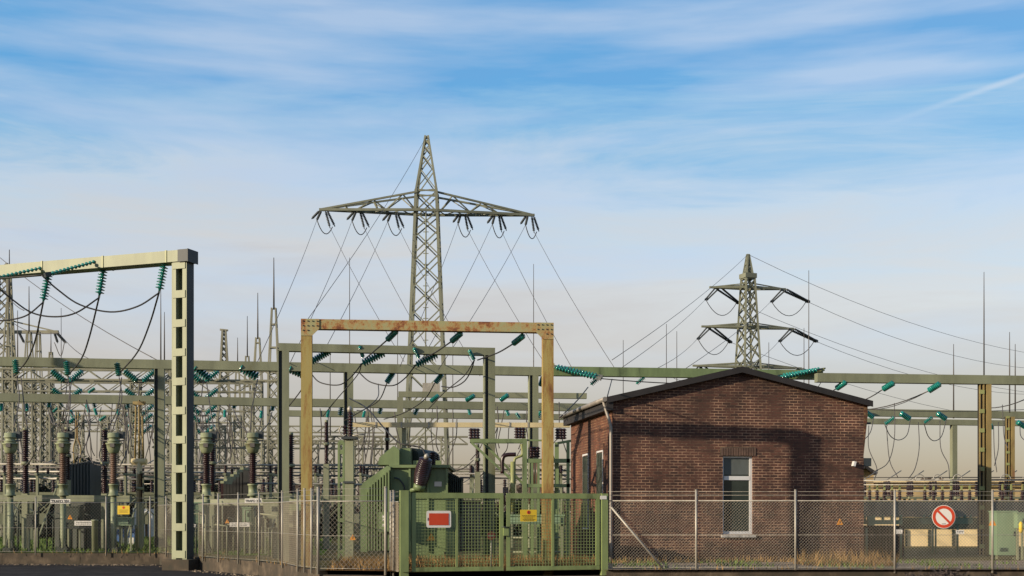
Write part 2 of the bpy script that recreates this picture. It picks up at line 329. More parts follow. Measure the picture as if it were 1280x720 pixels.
# kerb wall below the left fence
b = MB()
for (x0, y0), (x1, y1) in zip(wall_line[:-1], wall_line[1:]):
    d = Vector((x1-x0, y1-y0, 0)); L = d.length; d.normalize(); nn = Vector((d.y, -d.x, 0))
    k = max(1, int(L/2.4))
    for i in range(k):
        p = Vector((x0, y0, 0))+d*(L*i/k); q = Vector((x0, y0, 0))+d*(L*(i+1)/k-0.01)
        dz = rnd.uniform(-.012, .012); th = 0.22
        b.prism([p+Vector((0, 0, 0)), q, q+Vector((0, 0, G0+dz)), p+Vector((0, 0, G0+dz))], -nn*th)
tag(b.build('kerb_wall', 'concrete'), 'low weathered concrete wall carrying the left chain link fence above the road', 'wall')
b = MB(); b.bar((-4.6, 30.45, 0.15), (-3.05, 30.0, 0.15), 0.2, 0.3); b.bar((-2.55, 29.6, 0.12), (2.3, 31.0, 0.12), 0.25, 0.28); b.bar((2.35, 30.98, 0.15), (26, 31.5, 0.15), 0.2, 0.44)
tag(b.build('kerb', 'concrete'), 'dark kerb running along the foot of the gate and right fence', 'kerb')

# ------------------------------------------------------------------ insulators and cables
def string_profile(n, r, L):
    pr = [(0.02, 0)]
    for i in range(n):
        z0 = -L*(0.06+0.88*i/n); st = L*0.88/n
        pr += [(0.30*r, z0), (0.42*r, z0-0.08*st), (0.97*r, z0-0.42*st), (r, z0-0.58*st), (0.62*r, z0-0.66*st), (0.34*r, z0-0.74*st)]
    pr += [(0.02, -L)]
    return pr
PROTO = {}
def make_string(name, n, r, glass='teal_glass', fit='steel_dark', nseg=10):
    root = thing(name, None, None)
    b = MB(); b.lathe([(p[0], p[1]) for p in string_profile(n, r, 1.0)][::-1], n=nseg); b.build('glass_discs', glass, root)
    b = MB(); b.box((0, 0, 0.01), (0.05, 0.03, 0.10)); b.build('top_clamp', fit, root)
    b = MB(); b.box((0, 0, -1.01), (0.035, 0.06, 0.10)); b.build('end_clamp', fit, root)
    return root
PD = {'insulator_string': lambda: make_string('insulator_string', 9, 0.15),
      'small_insulator': None, 'tension_insulator': lambda: make_string('tension_insulator', 13, 0.048),
      'slim_tension_insulator': lambda: make_string('tension_insulator', 12, 0.03), 'tower_insulator': lambda: make_string('tower_insulator', 9, 0.075, 'steel_dark'), 'long_tower_insulator': lambda: make_string('tower_insulator', 15, 0.03, 'steel_dark')}
used = {}
def inst(kind, a, b_, label, group, cat='insulator'):
    a = Vector(a); b_ = Vector(b_)
    if kind not in PROTO: PROTO[kind] = PD[kind](); o = PROTO[kind]
    else: o = copy_tree(PROTO[kind])
    o.location = a; o.rotation_mode = 'QUATERNION'; o.rotation_quaternion = (a-b_).to_track_quat('Z', 'Y')
    L = (a-b_).length; o.scale = (L, L, L)
    return tag(o, label, cat, group)
def small_string_mesh():
    b = MB(); b.lathe(string_profile(7, 0.21, 1.0)[::-1], n=8); return b
def small(a, b_, label, group):        # background ones: one mesh
    a = Vector(a); b_ = Vector(b_)
    if 'sm' not in PROTO: PROTO['sm'] = small_string_mesh().build('glass_insulator', 'teal_glass', None, (0, 0, 0)); o = PROTO['sm']
    else: o = PROTO['sm'].copy(); C.objects.link(o)
    o.location = a; o.rotation_mode = 'QUATERNION'; o.rotation_quaternion = (a-b_).to_track_quat('Z', 'Y'); L = (a-b_).length; o.scale = (L, L, L)
    return tag(o, label, 'insulator', group)
def sagpts(a, b_, sag, n=12):
    a = Vector(a); b_ = Vector(b_)
    return [a.lerp(b_, t/n)-Vector((0, 0, sag*4*(t/n)*(1-t/n))) for t in range(n+1)]
def spline(pts, n=6):
    pts = [Vector(p) for p in pts]; q = [pts[0]*2-pts[1]]+pts+[pts[-1]*2-pts[-2]]; out = []
    for i in range(1, len(q)-2):
        for k in range(n):
            t = k/n; a, b_, c, d = q[i-1], q[i], q[i+1], q[i+2]
            out.append(0.5*((2*b_)+(c-a)*t+(2*a-5*b_+4*c-d)*t*t+(3*b_-a-3*c+d)*t**3))
    out.append(pts[-1]); return out
def cable(pts, r, label, group=None, mat='cable_black', name='jumper_cable', cat='cable', n=5):
    b = MB(); b.tube(pts, r, n); return tag(b.build(name, mat), label, cat, group)

# ------------------------------------------------------------------ lattice helpers
def lattice_beam(b, p, q, h, wd, t=0.09, brace=0.045, pitch=None):
    p = Vector(p); q = Vector(q); d = (q-p); L = d.length; d.normalize(); back = Vector((-d.y, d.x, 0))
    if back.y < 0: back = -back
    for dy in (0, wd):
        for dz in (0, -h): b.bar(p+back*dy+Vector((0, 0, dz)), q+back*dy+Vector((0, 0, dz)), t)
    k = max(2, int(L/(pitch or h*1.1)))
    for i in range(k):
        a = p+d*(L*i/k); c = p+d*(L*(i+1)/k); up = i % 2
        for dy in (0, wd):
            o1 = back*dy
            b.bar(a+o1-Vector((0, 0, 0 if up else h)), c+o1-Vector((0, 0, h if up else 0)), brace)
        b.bar(a-Vector((0, 0, h)), c+back*wd-Vector((0, 0, h)), brace)
def lattice_col(b, x, y, z0, z1, w0, w1, t=0.09, brace=0.045, rot=0.0, step=1.2):
    def c(z, i):
        k = (z-z0)/(z1-z0); ww = (w0*(1-k)+w1*k)/2
        sx, sy = ((-1, -1), (1, -1), (1, 1), (-1, 1))[i]
        ca, sa = math.cos(rot), math.sin(rot)
        return Vector((x+ca*sx*ww-sa*sy*ww, y+sa*sx*ww+ca*sy*ww, z))
    for i in range(4): b.bar(c(z0, i), c(z1, i), t)
    z = z0; k = 0
    while z < z1-0.05:
        k_ = (z-z0)/(z1-z0); st = max(0.35, (w0*(1-k_)+w1*k_)*step); zn = min(z1, z+st)
        for i in range(4):
            j = (i+1) % 4
            b.bar(c(z, i), c(zn, j), brace); b.bar(c(z, j), c(zn, i), brace)
        z = zn
    return c
def column_h(b, bd, x, y, z0, z1, wd=0.3, dark_left=True, rot=0.0):      # H section: bright flange box and a recessed web whose shade is painted dark
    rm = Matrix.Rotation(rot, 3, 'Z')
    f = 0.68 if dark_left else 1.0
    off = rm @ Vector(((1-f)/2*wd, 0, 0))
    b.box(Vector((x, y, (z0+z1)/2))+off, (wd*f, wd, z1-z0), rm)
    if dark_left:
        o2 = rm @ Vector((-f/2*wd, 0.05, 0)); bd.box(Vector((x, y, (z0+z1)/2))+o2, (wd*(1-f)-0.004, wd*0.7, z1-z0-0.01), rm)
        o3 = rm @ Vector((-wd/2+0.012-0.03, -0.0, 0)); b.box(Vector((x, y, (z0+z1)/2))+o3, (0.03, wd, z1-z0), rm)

# ------------------------------------------------------------------ left ladder gantry
t0 = thing('gantry', 'tall pale green gantry with ladder like post on a plinth before the left fence', 'gantry', (-10.62, 40.0, 0.35), math.atan2(-2.6, 7.3))
mw = world(t0)
def LB(lo, hi, b):      # local box of a rotated thing
    c = [(lo[k]+hi[k])/2 for k in range(3)]; b.box(mw @ Vector(c), [abs(hi[k]-lo[k]) for k in range(3)], mw.to_3x3()); return b
w_, d_, H = 0.52, 0.40, 9.55
b = MB()
for sx in (-1, 1):
    LB((sx*w_/2-0.02, -d_/2, 0.0), (sx*w_/2+0.02, d_/2, H), b)
    for sy in (-1, 1): LB((sx*(w_/2-0.08)-0.058, sy*(d_/2-0.012)-0.012, 0), (sx*(w_/2-0.08)+0.058, sy*(d_/2-0.012)+0.012, H), b)
b.build('post', 'pale_green_paint', t0)
z = H-0.10; zs = []
while z > 0.2: zs.append(z); z -= 0.935
zs.append(0.16)
for z in zs:
    for sy in (-1, 1):
        if sy == 1: continue
        b = MB(); LB((-w_/2+0.024, sy*(d_/2+0.013)-0.012, z-0.12), (w_/2-0.024, sy*(d_/2+0.013)+0.012, z+0.12), b); b.build('batten_plate', 'pale_green_paint', t0)
b = MB(); LB((w_/2+0.021, -d_/2+0.01, 0), (w_/2+0.03, d_/2-0.01, H-0.0), b); b.build('web_shade', 'steel_dark', t0)  # dark sheet over the side away from the sun, painting in its shade
b = MB(); LB((-14, -0.27, H+0.002), (0.36, 0.27, H+0.37), b)
b.build('crossbeam', 'pale_green_paint', t0)
for k in range(7):
    xx = -0.45-2.45*k; b = MB(); LB((xx-0.03, -0.29, H-0.005), (xx+0.03, 0.29, H+0.385), b); b.build('stiffener_rib', 'yellow_green', t0)
b = MB(); LB((0.362, -0.29, H-0.02), (0.385, 0.29, H+0.39), b); LB((0.0, -0.288, H-0.01), (0.36, -0.272, H+0.38), b); b.build('end_plate', 'steel_dark', t0)
b = MB(); LB((-0.5, -0.42, -0.36), (0.5, 0.42, 0.0), b)
o = b.build('plinth', 'concrete'); tag(o, 'square dark concrete plinth under the ladder like gantry post', 'plinth')
for i, (ax, ay, bx, by, Y) in enumerate([(61, 341, 54, 377, 42.1), (130, 332, 124, 370, 41.2), (206, 327, 199, 364, 40.2)]):
    inst('insulator_string', P(ax, ay, Y), P(bx, by, Y), 'teal glass insulator string hanging from the left gantry crossbeam, %s of three' % ordn(i, 3), 'insulators hanging from the left gantry')
for i, (a, b_) in enumerate([(P(56, 334, 41.7), P(-12, 349, 40.0)), (P(123, 326, 41.0), P(60, 343, 39.2))]):
    inst('slim_tension_insulator', a, b_, 'open spaced tension insulator running along the left gantry crossbeam, %s' % ('at the picture edge' if i == 0 else 'nearer the gantry post'), 'tension insulators on the left gantry')
cable(spline([P(52, 344, 40.0), P(72, 362, 40.2), P(100, 381, 40.3), P(138, 390, 40.3), P(172, 383, 40.2), P(199, 366, 40.2)]), 0.028, 'black jumper loop sagging under the left gantry, from the middle to the right insulator', 'jumper loops under the left gantry')
cable(spline([P(-6, 357, 40.5), P(16, 375, 40.8), P(40, 391, 41), P(68, 396, 41), P(95, 391, 41), P(124, 372, 41.2)]), 0.028, 'black jumper loop sagging under the left gantry, between the two left insulators', 'jumper loops under the left gantry')
cable(spline([P(-10, 401, 42), P(12, 400, 42), P(34, 394, 42), P(54, 378, 42.1)]), 0.028, 'black jumper loop leaving the picture edge under the left gantry', 'jumper loops under the left gantry')
cable(sagpts(P(-14, 349, 40.0), P(60, 343, 39.2), 0.0, 4), 0.02, 'taut black wire along the left gantry crossbeam', None)
for i, (pts, Y0, Y1) in enumerate([([(54, 378), (44, 425), (34, 450), (23, 464)], 42.1, 48.4), ([(124, 371), (112, 420), (102, 448), (88, 466)], 41.2, 48.6), ([(199, 365), (187, 405), (172, 440), (150, 466)], 40.2, 48.8)]):
    n = len(pts)-1
    cable(spline([P(x, y, Y0+(Y1-Y0)*k/n) for k, (x, y) in enumerate(pts)]), 0.03, 'black drop cable from the %s hanging insulator of the left gantry' % ordn(i, 3), 'drop cables of the left gantry')

# ------------------------------------------------------------------ portals
def portal(label, A, B, ztop, wcol, hbeam, mat_beam, mat_col, gusset=False, dark=False):
    A = Vector((A[0], A[1], 0)); B = Vector((B[0], B[1], 0)); ang = math.atan2(B.y-A.y, B.x-A.x)
    t = thing('portal_frame', label, 'portal frame', (A.x, A.y, G0), ang); d = (B-A).normalized(); rm = Matrix.Rotation(ang, 3, 'Z')
    for p in (A, B):
        b = MB(); bd = MB()
        if dark: column_h(b, bd, p.x, p.y, G0-0.3, ztop-hbeam-0.002, wcol, True, ang); c_ = b.build('column', mat_col, t); bd.build('shaded_recess', 'steel_dark', c_)
        else: b.box((p.x, p.y, (G0-0.3+ztop-hbeam-0.002)/2), (wcol, wcol, ztop-hbeam-0.002-G0+0.3), rm); b.build('column', mat_col, t)
    b = MB(); e = d*(wcol/2)
    b.bar(Vector((A.x, A.y, ztop-hbeam/2))-e, Vector((B.x, B.y, ztop-hbeam/2))+e, wcol*0.94, hbeam); b.build('crossbeam', mat_beam, t)
    if gusset:
        nrm = Vector((d.y, -d.x, 0))
        for s, p in ((1, A), (-1, B)):
            b = MB(); q = Vector((p.x, p.y, 0))+nrm*(wcol/2+0.003)
            def g(u, z): return q+d*(u*s)+Vector((0, 0, z))
            pts = [g(-wcol/2, ztop-0.0), g(wcol*1.15, ztop), g(wcol*1.15, ztop-hbeam), g(wcol/2, ztop-hbeam-wcol*0.65), g(-wcol/2, ztop-hbeam-wcol*0.65)]
            b.prism(pts, nrm*0.012); gu = b.build('gusset_plate', mat_beam, t)
            b = MB()
            for u in (-0.08, 0.04, 0.16, 0.28):
                for z in (0.06, 0.18, 0.30):
                    if z > .2 and u > .1: continue
                    b.box(g(u, ztop-z)+nrm*0.02, (0.028, 0.02, 0.028), rm)
            b.build('bolt_heads', 'steel_dark', gu)

    return t
portal('rusty steel portal frame with three teal insulators, behind the green gate', (X(383.5, 32.4), 32.4), (X(684.5, 33.05), 33.05), 6.87, 0.285, 0.255, 'rusted_paint', 'rusted_column', gusset=True)
portal('grey green steel portal frame standing behind the rusty portal', (X(355, 37.0), 37.0), (X(612, 38.0), 38.0), 6.88, 0.30, 0.23, 'grey_green_paint', 'grey_green_paint', dark=True)
gB = 'insulators under the rusty portal'
for i, (ax, ay, bx, by) in enumerate([(496, 413, 484, 425), (577, 416, 564, 427), (655, 419, 641, 430)]):
    inst('insulator_string', P(ax, ay, 32.65+i*0.18), P(bx, by, 33.1+i*0.18), 'teal glass insulator slung under the rusty portal beam, %s' % ordn(i, 3), gB)
for i, pts in enumerate([[(484, 425), (470, 437), (456, 449)], [(564, 427), (545, 440), (527, 449)], [(641, 430), (622, 441), (597, 450)]]):
    cable(spline([P(x, y, (33.1+i*0.18)+(38.2-33.1)*k/2) for k, (x, y) in enumerate(pts)]), 0.022, 'short black cable from the %s insulator of the rusty portal back to the green portal' % ordn(i, 3), 'cables between the two portals')
gC = 'insulators on the green portal'
for i, (ax, ay, bx, by) in enumerate([(414, 438, 388, 453), (482, 440, 452, 455), (548, 442, 519, 457)]):
    inst('insulator_string', P(ax, ay, 37.3+i*0.25), P(bx, by, 37.5+i*0.25), 'long slanting teal insulator below the green portal beam, %s' % ordn(i, 3), gC)
for i, (ax, ay, bx, by) in enumerate([(449, 432, 454, 447), (517, 434, 524, 448), (586, 437, 593, 450)]):
    inst('insulator_string', P(ax, ay, 37.2+i*0.2), P(bx, by, 37.45+i*0.2), 'short upright teal insulator at the green portal beam, %s' % ordn(i, 3), gC+', upright ones')
gj = 'jumpers below the green portal'
for i, pts in enumerate([[(388, 453), (384, 464), (378, 485), (361, 508)], [(452, 455), (440, 470), (424, 481), (400, 478), (388, 466)], [(519, 457), (506, 473), (490, 482), (464, 478), (449, 466)],
                         [(593, 450), (588, 465), (580, 477), (566, 484), (552, 483)]]):
    cable(spline([P(x, y, 37.6+i*0.2+k*0.5) for k, (x, y) in enumerate(pts)]), 0.02, 'thin drooping jumper under the green portal, %s' % ordn(i, 4), gj)
for i, pts in enumerate([[(452, 455), (446, 470), (420, 500), (404, 520)], [(593, 450), (580, 470), (556, 490), (535, 512)], [(544, 478), (530, 500), (505, 516), (480, 524)], [(484, 478), (474, 500), (455, 512), (430, 526)]]):
    cable(spline([P(x, y, 38+k*2) for k, (x, y) in enumerate(pts)]), 0.018, 'thin slanting cable behind the portals, %s' % ordn(i, 4), 'slanting cables behind the portals')

# ------------------------------------------------------------------ long plain gantries
def long_gantry(label, ends, h, wd, mat, cols, ztop, colw=0.36, dark=True, name='long_gantry'):
    (px0, Y0), (px1, Y1) = ends; A = Vector((X(px0, Y0), Y0, 0)); B = Vector((X(px1, Y1), Y1, 0)); ang = math.atan2(B.y-A.y, B.x-A.x)
    t = thing(name, label, 'gantry', (A.x, A.y, G0), ang)
    b = MB(); b.bar(A+Vector((0, 0, ztop-h/2)), B+Vector((0, 0, ztop-h/2)), wd, h); b.build('crossbeam', mat, t)
    for px in cols:
        # where the line of sight at px crosses the beam line
        k = (px-CX)/F; dx, dy = B.x-A.x, B.y-A.y; s = (k*A.y-A.x)/(dx-k*dy); x, y = A.x+dx*s, A.y+dy*s
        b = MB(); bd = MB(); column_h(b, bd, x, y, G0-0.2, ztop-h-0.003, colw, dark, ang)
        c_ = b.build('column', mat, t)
        if dark: bd.build('shaded_recess', 'steel_dark', c_)
    return t
long_gantry('long grey green gantry beam crossing the left half of the yard', ((-30, 48.9), (676, 52.4)), 0.36, 0.36, 'grey_green_paint', [200, 436, 667], 8.02)
t = long_gantry('green gantry beam passing behind the brick house roof', ((691, 51.6), (1027, 53.0)), 0.38, 0.36, 'green_paint', [], 7.95, 0.34)
long_gantry('grey green gantry beam on a yellow ladder post, right of the house', ((1020, 41.9), (1330, 42.9)), 0.30, 0.30, 'grey_green_paint', [], 6.56)
# yellow ladder posts
def ladder_post(label, px, y_top, Y, wpx, ybot=None):
    x = X(px, Y); zt = P(px, y_top, Y).z; s = Y/F; wd = wpx*s
    t = thing('ladder_post', label, 'post', (x, Y, G0)); 
    b = MB(); b.span((x+wd*0.08, Y-wd*0.25, G0), (x+wd*0.5, Y+wd*0.25, zt)); b.build('flange', 'rust_yellow', t)
    b = MB(); b.span((x-wd*0.5, Y+wd*0.05, G0), (x+wd*0.077, Y+wd*0.2, zt)); b.build('web', 'cable_black', t)
    for a_, c_ in ((-.5, -.40), (-.20, -.09)):
        b = MB(); b.span((x+wd*a_, Y-wd*0.25, G0), (x+wd*c_, Y-wd*0.1, zt)); b.build('ladder_rail', 'rust_yellow', t)
    z = G0+0.3
    while z < zt: b = MB(); b.span((x-wd*0.5, Y-wd*0.29, z-0.07), (x-wd*0.09, Y-wd*0.255, z+0.07)); b.build('batten_plate', 'yellow_green', t); z += 0.66
ladder_post('rusty yellow ladder post under the right gantry beam, the taller one', 1230.5, 478, 42.55, 15)
ladder_post('smaller rusty yellow ladder post at the right picture edge', 1262, 521, 70, 11)
long_gantry('second, lower looking gantry beam farther back across the whole yard', ((-40, 63), (1330, 75)), 0.42, 0.4, 'far_green_paint', [], 8.0)
long_gantry('third gantry beam, behind the second, reaching right from the rusty portal', ((355, 73.5), (1330, 82)), 0.35, 0.4, 'far_green_paint', [378, 1192], 8.0, 0.34, False)
long_gantry('short gantry beam seen through the rusty portal on a slim post', ((498, 62.6), (733, 63.5)), 0.28, 0.3, 'far_green_paint', [500], 8.02, 0.3, False)
b = MB(); Yb = 44.0
t = thing('bus_duct', 'pale cream straight bus duct seen through the rusty portal', 'bus duct', (X(440, Yb), Yb, P(440, 534, Yb).z))
b.bar(P(441, 531, Yb), P(712, 531.5, Yb+0.6), 0.16, 0.17); b.build('duct', 'cream_paint', t)
for px in (470, 502, 536, 570, 604, 637, 660, 690): p = P(px, 531.2, Yb+(px-441)/271*0.6); b = MB(); b.box(p, (0.05, 0.2, 0.21)); b.build('joint_band', 'galvanised', t)
for px in (505, 655): b = MB(); p = P(px, 535, Yb+0.25); b.span((p.x-0.07, p.y-0.07, G0), (p.x+0.07, p.y+0.07, p.z)); b.build('support_post', 'grey_green_paint', t)

# insulators on D, E, F beams
def series(items, Y, dY, label, group, L=None):
    n = len(items)
    for i, (ax, ay, bx, by) in enumerate(items):
        y = Y(ax) if callable(Y) else Y
        small(P(ax, ay, y), P(bx, by, y+dY), label % ordn(i, n), group)
YD = lambda px: 49.05+(px+30)/706*3.5-0.3
for i, (ax, ay, bx, by) in enumerate([(19, 449, 21, 468), (83, 451, 85, 470), (146, 453, 149, 471)]):
    small(P(ax, ay, 48.6), P(bx, by, 48.5), 'upright teal insulator on the front of the long beam, left end, %s of three' % ordn(i, 3), 'upright insulators at the left of the long beam')
series([(240, 457, 262, 474), (297, 457, 323, 472), (358, 459, 384, 470)], YD, 0.5, 'slanting teal insulator on the long beam between the left gantry post and rusty portal, %s', 'slanting insulators on the long beam')
series([(492, 465, 483, 479), (553, 467, 544, 479), (679, 470, 675, 483)], lambda p: YD(p)+0.3, 0.3, 'small teal insulator tilted under the long beam inside the portals, %s', 'small insulators inside the portals')
for i, (ax, ay, bx, by) in enumerate([(751, 470, 738, 481), (806, 471, 795, 480)]): small(P(ax, ay, 52), P(bx, by, 52), 'small teal insulator under the green beam above the house eave, %s one' % ('left' if i == 0 else 'right'), 'insulators above the house eave')
inst('tension_insulator', P(692, 459, 51.2), P(748, 473, 50.2), 'front long tension insulator of the pair at the left end of the green beam', 'tension insulators of the green beam')
inst('tension_insulator', P(693, 457, 51.5), P(750, 470, 50.8), 'rear long tension insulator of the pair at the left end of the green beam', 'tension insulators of the green beam')
inst('tension_insulator', P(1024, 462, 52.5), P(968, 474, 51.5), 'front long tension insulator of the pair above the right roof slope', 'tension insulators of the green beam')
inst('tension_insulator', P(1028, 461, 52.9), P(975, 470, 52.2), 'rear long tension insulator of the pair above the right roof slope', 'tension insulators of the green beam')
b = MB(); p = P(1004, 466, 52.6); q = P(1029, 462, 52.8); b.bar(p, q, 0.25, 0.14); o = tag(b.build('beam_bracket', 'yellow_green'), 'yellowish steel bracket at the right end of the green beam over the roof', 'bracket')
b = MB(); p = P(693, 459, 51.6); b.bar(p, P(680, 459, 51.6), 0.25, 0.3); o = tag(b.build('beam_bracket', 'yellow_green'), 'yellowish steel bracket beside the rusty portal post where the green beam begins', 'bracket')
gE = lambda px: 63.3+(px+40)/1370*12-0.3
series([(2, 504, 1, 514), (33, 504, 34, 514), (62, 497, 61, 510), (72, 499, 79, 509), (115, 496, 119, 510), (158, 498, 161, 511), (246, 497, 244, 509), (295, 499, 292, 511), (343, 501, 340, 514), (428, 503, 425, 520), (478, 504, 474, 518), (524, 506, 518, 519)], gE, 0.2, 'small teal insulator on the second gantry beam, %s of its left row', 'insulators of the second gantry, left row')
series([(281, 512, 281, 522), (327, 513, 326, 523), (411, 512, 409, 522), (456, 513, 454, 522), (501, 514, 500, 523), (585, 508, 588, 519), (632, 508, 636, 520), (645, 516, 650, 523), (678, 508, 672, 523)], lambda p: 72.0, 0.2, 'small teal insulator on the third gantry beam, %s', 'insulators of the third gantry')
series([(549, 494, 538, 502), (594, 494, 582, 501), (636, 493, 625, 501)], 62.0, 0.3, 'teal insulator slung from the short beam inside the rusty portal, %s', 'insulators of the short gantry')
series([(1058, 477, 1045, 486), (1118, 478, 1103, 487), (1176, 479, 1160, 489)], lambda p: 41.8, 0.4, 'teal insulator slung under the right gantry beam, %s', 'insulators slung under the right gantry')
series([(1081, 514, 1092, 522), (1119, 521, 1106, 531), (1125, 516, 1138, 524), (1166, 521, 1155, 529), (1171, 516, 1183, 524), (1238, 530, 1241, 536), (1271, 527, 1282, 534)], lambda p: 72.0, 0.3, 'small teal insulator at the far right gantry beams, %s', 'insulators of the far right gantries')
series([(88, 512, 91, 522), (110, 491, 119, 485), (124, 526, 133, 520), (118, 510, 121, 519), (108, 505, 112, 516), (66, 515, 72, 510), (147, 511, 148, 519)], 60.0, 0.2, 'small teal insulator in the cluster above the front switchgear, %s', 'insulators clustered above the switchgear')

# drooping jumpers at right
g = 'drooping jumpers under the right gantry'
for i, pts in enumerate([[(1092, 522), (1088, 540), (1078, 550), (1062, 548)], [(1138, 524), (1134, 543), (1124, 550), (1113, 545), (1106, 531)], [(1183, 524), (1177, 545), (1168, 551), (1160, 545), (1155, 529)],
                         [(1118, 504), (1118, 548), (1110, 578), (1092, 590)], [(1086, 532), (1086, 560), (1096, 585), (1093, 600)], [(1148, 528), (1149, 560), (1144, 585), (1136, 598)], [(1175, 526), (1176, 560), (1185, 580), (1187, 598)], [(1108, 532), (1112, 575), (1122, 596)], [(1253, 506), (1255, 545), (1260, 560)], [(1242, 532), (1243, 565), (1246, 590)], [(1248, 528), (1248, 560), (1243, 582)], [(1275, 532), (1276, 545), (1283, 552)]]):
    cable(spline([P(x, y, 64-k) for k, (x, y) in enumerate(pts)]), 0.022, 'thin dark jumper hanging at the right gantries, %s' % ordn(i, 12), g, 'wire_grey')
for i, (a, b_) in enumerate([((1045, 486), (1000, 505)), ((1103, 487), (1060, 505)), ((1160, 489), (1084, 512)), ((1290, 495), (1236, 510))]):
    cable(sagpts(P(*a, 42.2), P(*b_, 47 if i < 3 else 50), 0.1, 6), 0.02, 'thin cable slanting down from the right gantry beam, %s' % ordn(i, 4), 'cables slanting from the right gantry', 'wire_grey')
cable(sagpts(P(1160, 489, 42.2), P(1090, 512, 60), 0.15, 6)+sagpts(P(1090, 512, 60), P(1280, 512, 66), 0.1, 4), 0.016, 'long thin cable strung level with the far right gantry', None, 'wire_grey')
# cables over the house
cable(sagpts(P(748, 473, 50.5), P(990, 478, 51.5), 0.15, 10), 0.022, 'black conductor strung over the house roof ridge between two tension insulators', 'conductors over the roof')
cable(sagpts(P(765, 474, 50.6), P(758, 500, 41), 0.0, 3), 0.02, 'thin cable dropping to the left eave of the brick house', 'conductors over the roof')
cable(spline([P(735, 484, 48), P(722, 500, 45), P(700, 522, 42)]), 0.022, 'thin cable running down left of the house eave', 'conductors over the roof')

# ------------------------------------------------------------------ far lattice gantries with V insulators
def lattice_gantry(label, px0, px1, Y0, Y1, ztop, h, cols, mat='far_steel', peak=None, step=1.25):
    A = Vector((X(px0, Y0), Y0, ztop)); B = Vector((X(px1, Y1), Y1, ztop)); ang = math.atan2(B.y-A.y, B.x-A.x)
    t = thing('lattice_gantry', label, 'gantry', (A.x, A.y, G0), ang)
    b = MB(); lattice_beam(b, A, B, h, h, 0.11, 0.06, h*1.35); b.build('lattice_beam', mat, t)
    for (px, ytop, rod) in cols:
        k = (px-CX)/F; dx, dy = B.x-A.x, B.y-A.y; s = (k*A.y-A.x)/(dx-k*dy); x, y = A.x+dx*s, A.y+dy*s+h/2
        b = MB(); lattice_col(b, x, y, G0, ztop-0.01, 0.75, 0.6, 0.11, 0.06, ang, step); b.build('lattice_column', mat, t)
        if ytop:
            zt = P(px, ytop, y).z; b = MB()
            for i in range(4):
                sx, sy = ((-1, -1), (1, -1), (1, 1), (-1, 1))[i]
                b.bar((x+sx*.3, y+sy*.3, ztop), (x+sx*.12, y+sy*.12, zt), 0.08)
            z = ztop
            while z < zt:
                k_ = (z-ztop)/(zt-ztop); ww = .3-.18*k_; b.box((x, y-ww, z), (ww*2, .05, .09)); b.box((x, y+ww, z), (ww*2, .05, .09)); b.box((x-ww, y, z), (.05, ww*2, .09)); b.box((x+ww, y, z), (.05, ww*2, .09)); z += 1.45
            b.build('peak_frame', mat, t)
        if rod:
            zr = P(px, rod, y).z; zb = P(px, ytop, y).z if ytop else ztop
            b = MB(); b.tube([(x, y, zb-0.1), (x, y, (zb+zr)/2), (x, y, zr)], [0.06, 0.045, 0.025], 5); b.build('lightning_rod', 'wire_grey', t)
lattice_gantry('nearest lattice gantry on the left, its right column carrying the tallest rod', -60, 347, 76.5, 77.5, 10.85, 0.65, [(9, 378, 312), (341, 385, 322), (206, None, None)])
lattice_gantry('second lattice gantry on the left, behind the nearest one', -60, 327, 88, 89, 11.3, 0.65, [(34, 415, 358), (321, 422, 366), (56, None, None), (168, None, None)])
lattice_gantry('third lattice gantry on the left', -60, 312, 104, 105, 11.3, 0.68, [(46, 415, 402), (308, 445, 395), (68, None, None), (150, None, None), (225, None, None)])
lattice_gantry('fourth lattice gantry on the left', -60, 300, 116, 117, 11.2, 0.65, [(62, 440, 415), (296, 455, 422), (98, None, None), (130, None, None), (240, None, None)])
lattice_gantry('farthest lattice gantry on the left', -60, 480, 128, 131, 11.2, 0.65, [(75, None, 385), (277, None, None), (255, None, None), (232, None, None)])
lattice_gantry('lattice gantry far behind the transformer', 330, 585, 100, 101, 8.2, 0.6, [(412, None, 440), (448, None, None), (472, None, None), (505, None, None), (528, None, None), (556, None, 428)])
lattice_gantry('lattice gantry with a low beam behind the middle of the left yard', 190, 480, 95, 97, 7.6, 0.6, [(214, None, None), (262, None, None), (334, None, None), (392, None, None), (430, None, None)])
lattice_gantry('low lattice gantry far behind the rusty portal', 385, 725, 112, 113, 6.4, 0.6, [(470, None, None), (592, None, None), (640, None, None)])
rows = [(77, 466), (88, 489), (105, 509), (116, 520), (128, 534)]
for ri, (Y, yt) in enumerate(rows):
    for ci, cx_ in enumerate((84, 175, 254)):
        if ci == 0 and ri not in (0, 1, 3): continue
        hw = 20-ri*1.3; dep = 12-ri*0.8
        for s in (-1, 1):
            small(P(cx_+s*hw, yt-3, Y-0.2), P(cx_+s*3, yt+dep-1, Y-0.2), 'teal insulator, %s arm of the V pair under the %s lattice gantry, %s bay' % ('left' if s < 0 else 'right', ['nearest', 'second', 'third', 'fourth', 'farthest'][ri], ['left', 'middle', 'right'][ci]), 'V pairs of insulators on the lattice gantries')
        b = MB(); b.tube([P(cx_-5, yt+dep, Y-0.2), P(cx_+5, yt+dep, Y-0.2)], 0.05, 5); b.tube([P(cx_, yt+dep, Y-0.2), P(cx_-2, yt+dep+16, Y-2), P(cx_+1, yt+dep+34, Y-3)], 0.035, 5)
        tag(b.build('suspension_yoke', 'wire_grey'), 'yoke and drop wire under the V insulators of the %s lattice gantry, %s bay' % (['nearest', 'second', 'third', 'fourth', 'farthest'][ri], ['left', 'middle', 'right'][ci]), 'wire yoke', 'yokes of the lattice gantries')
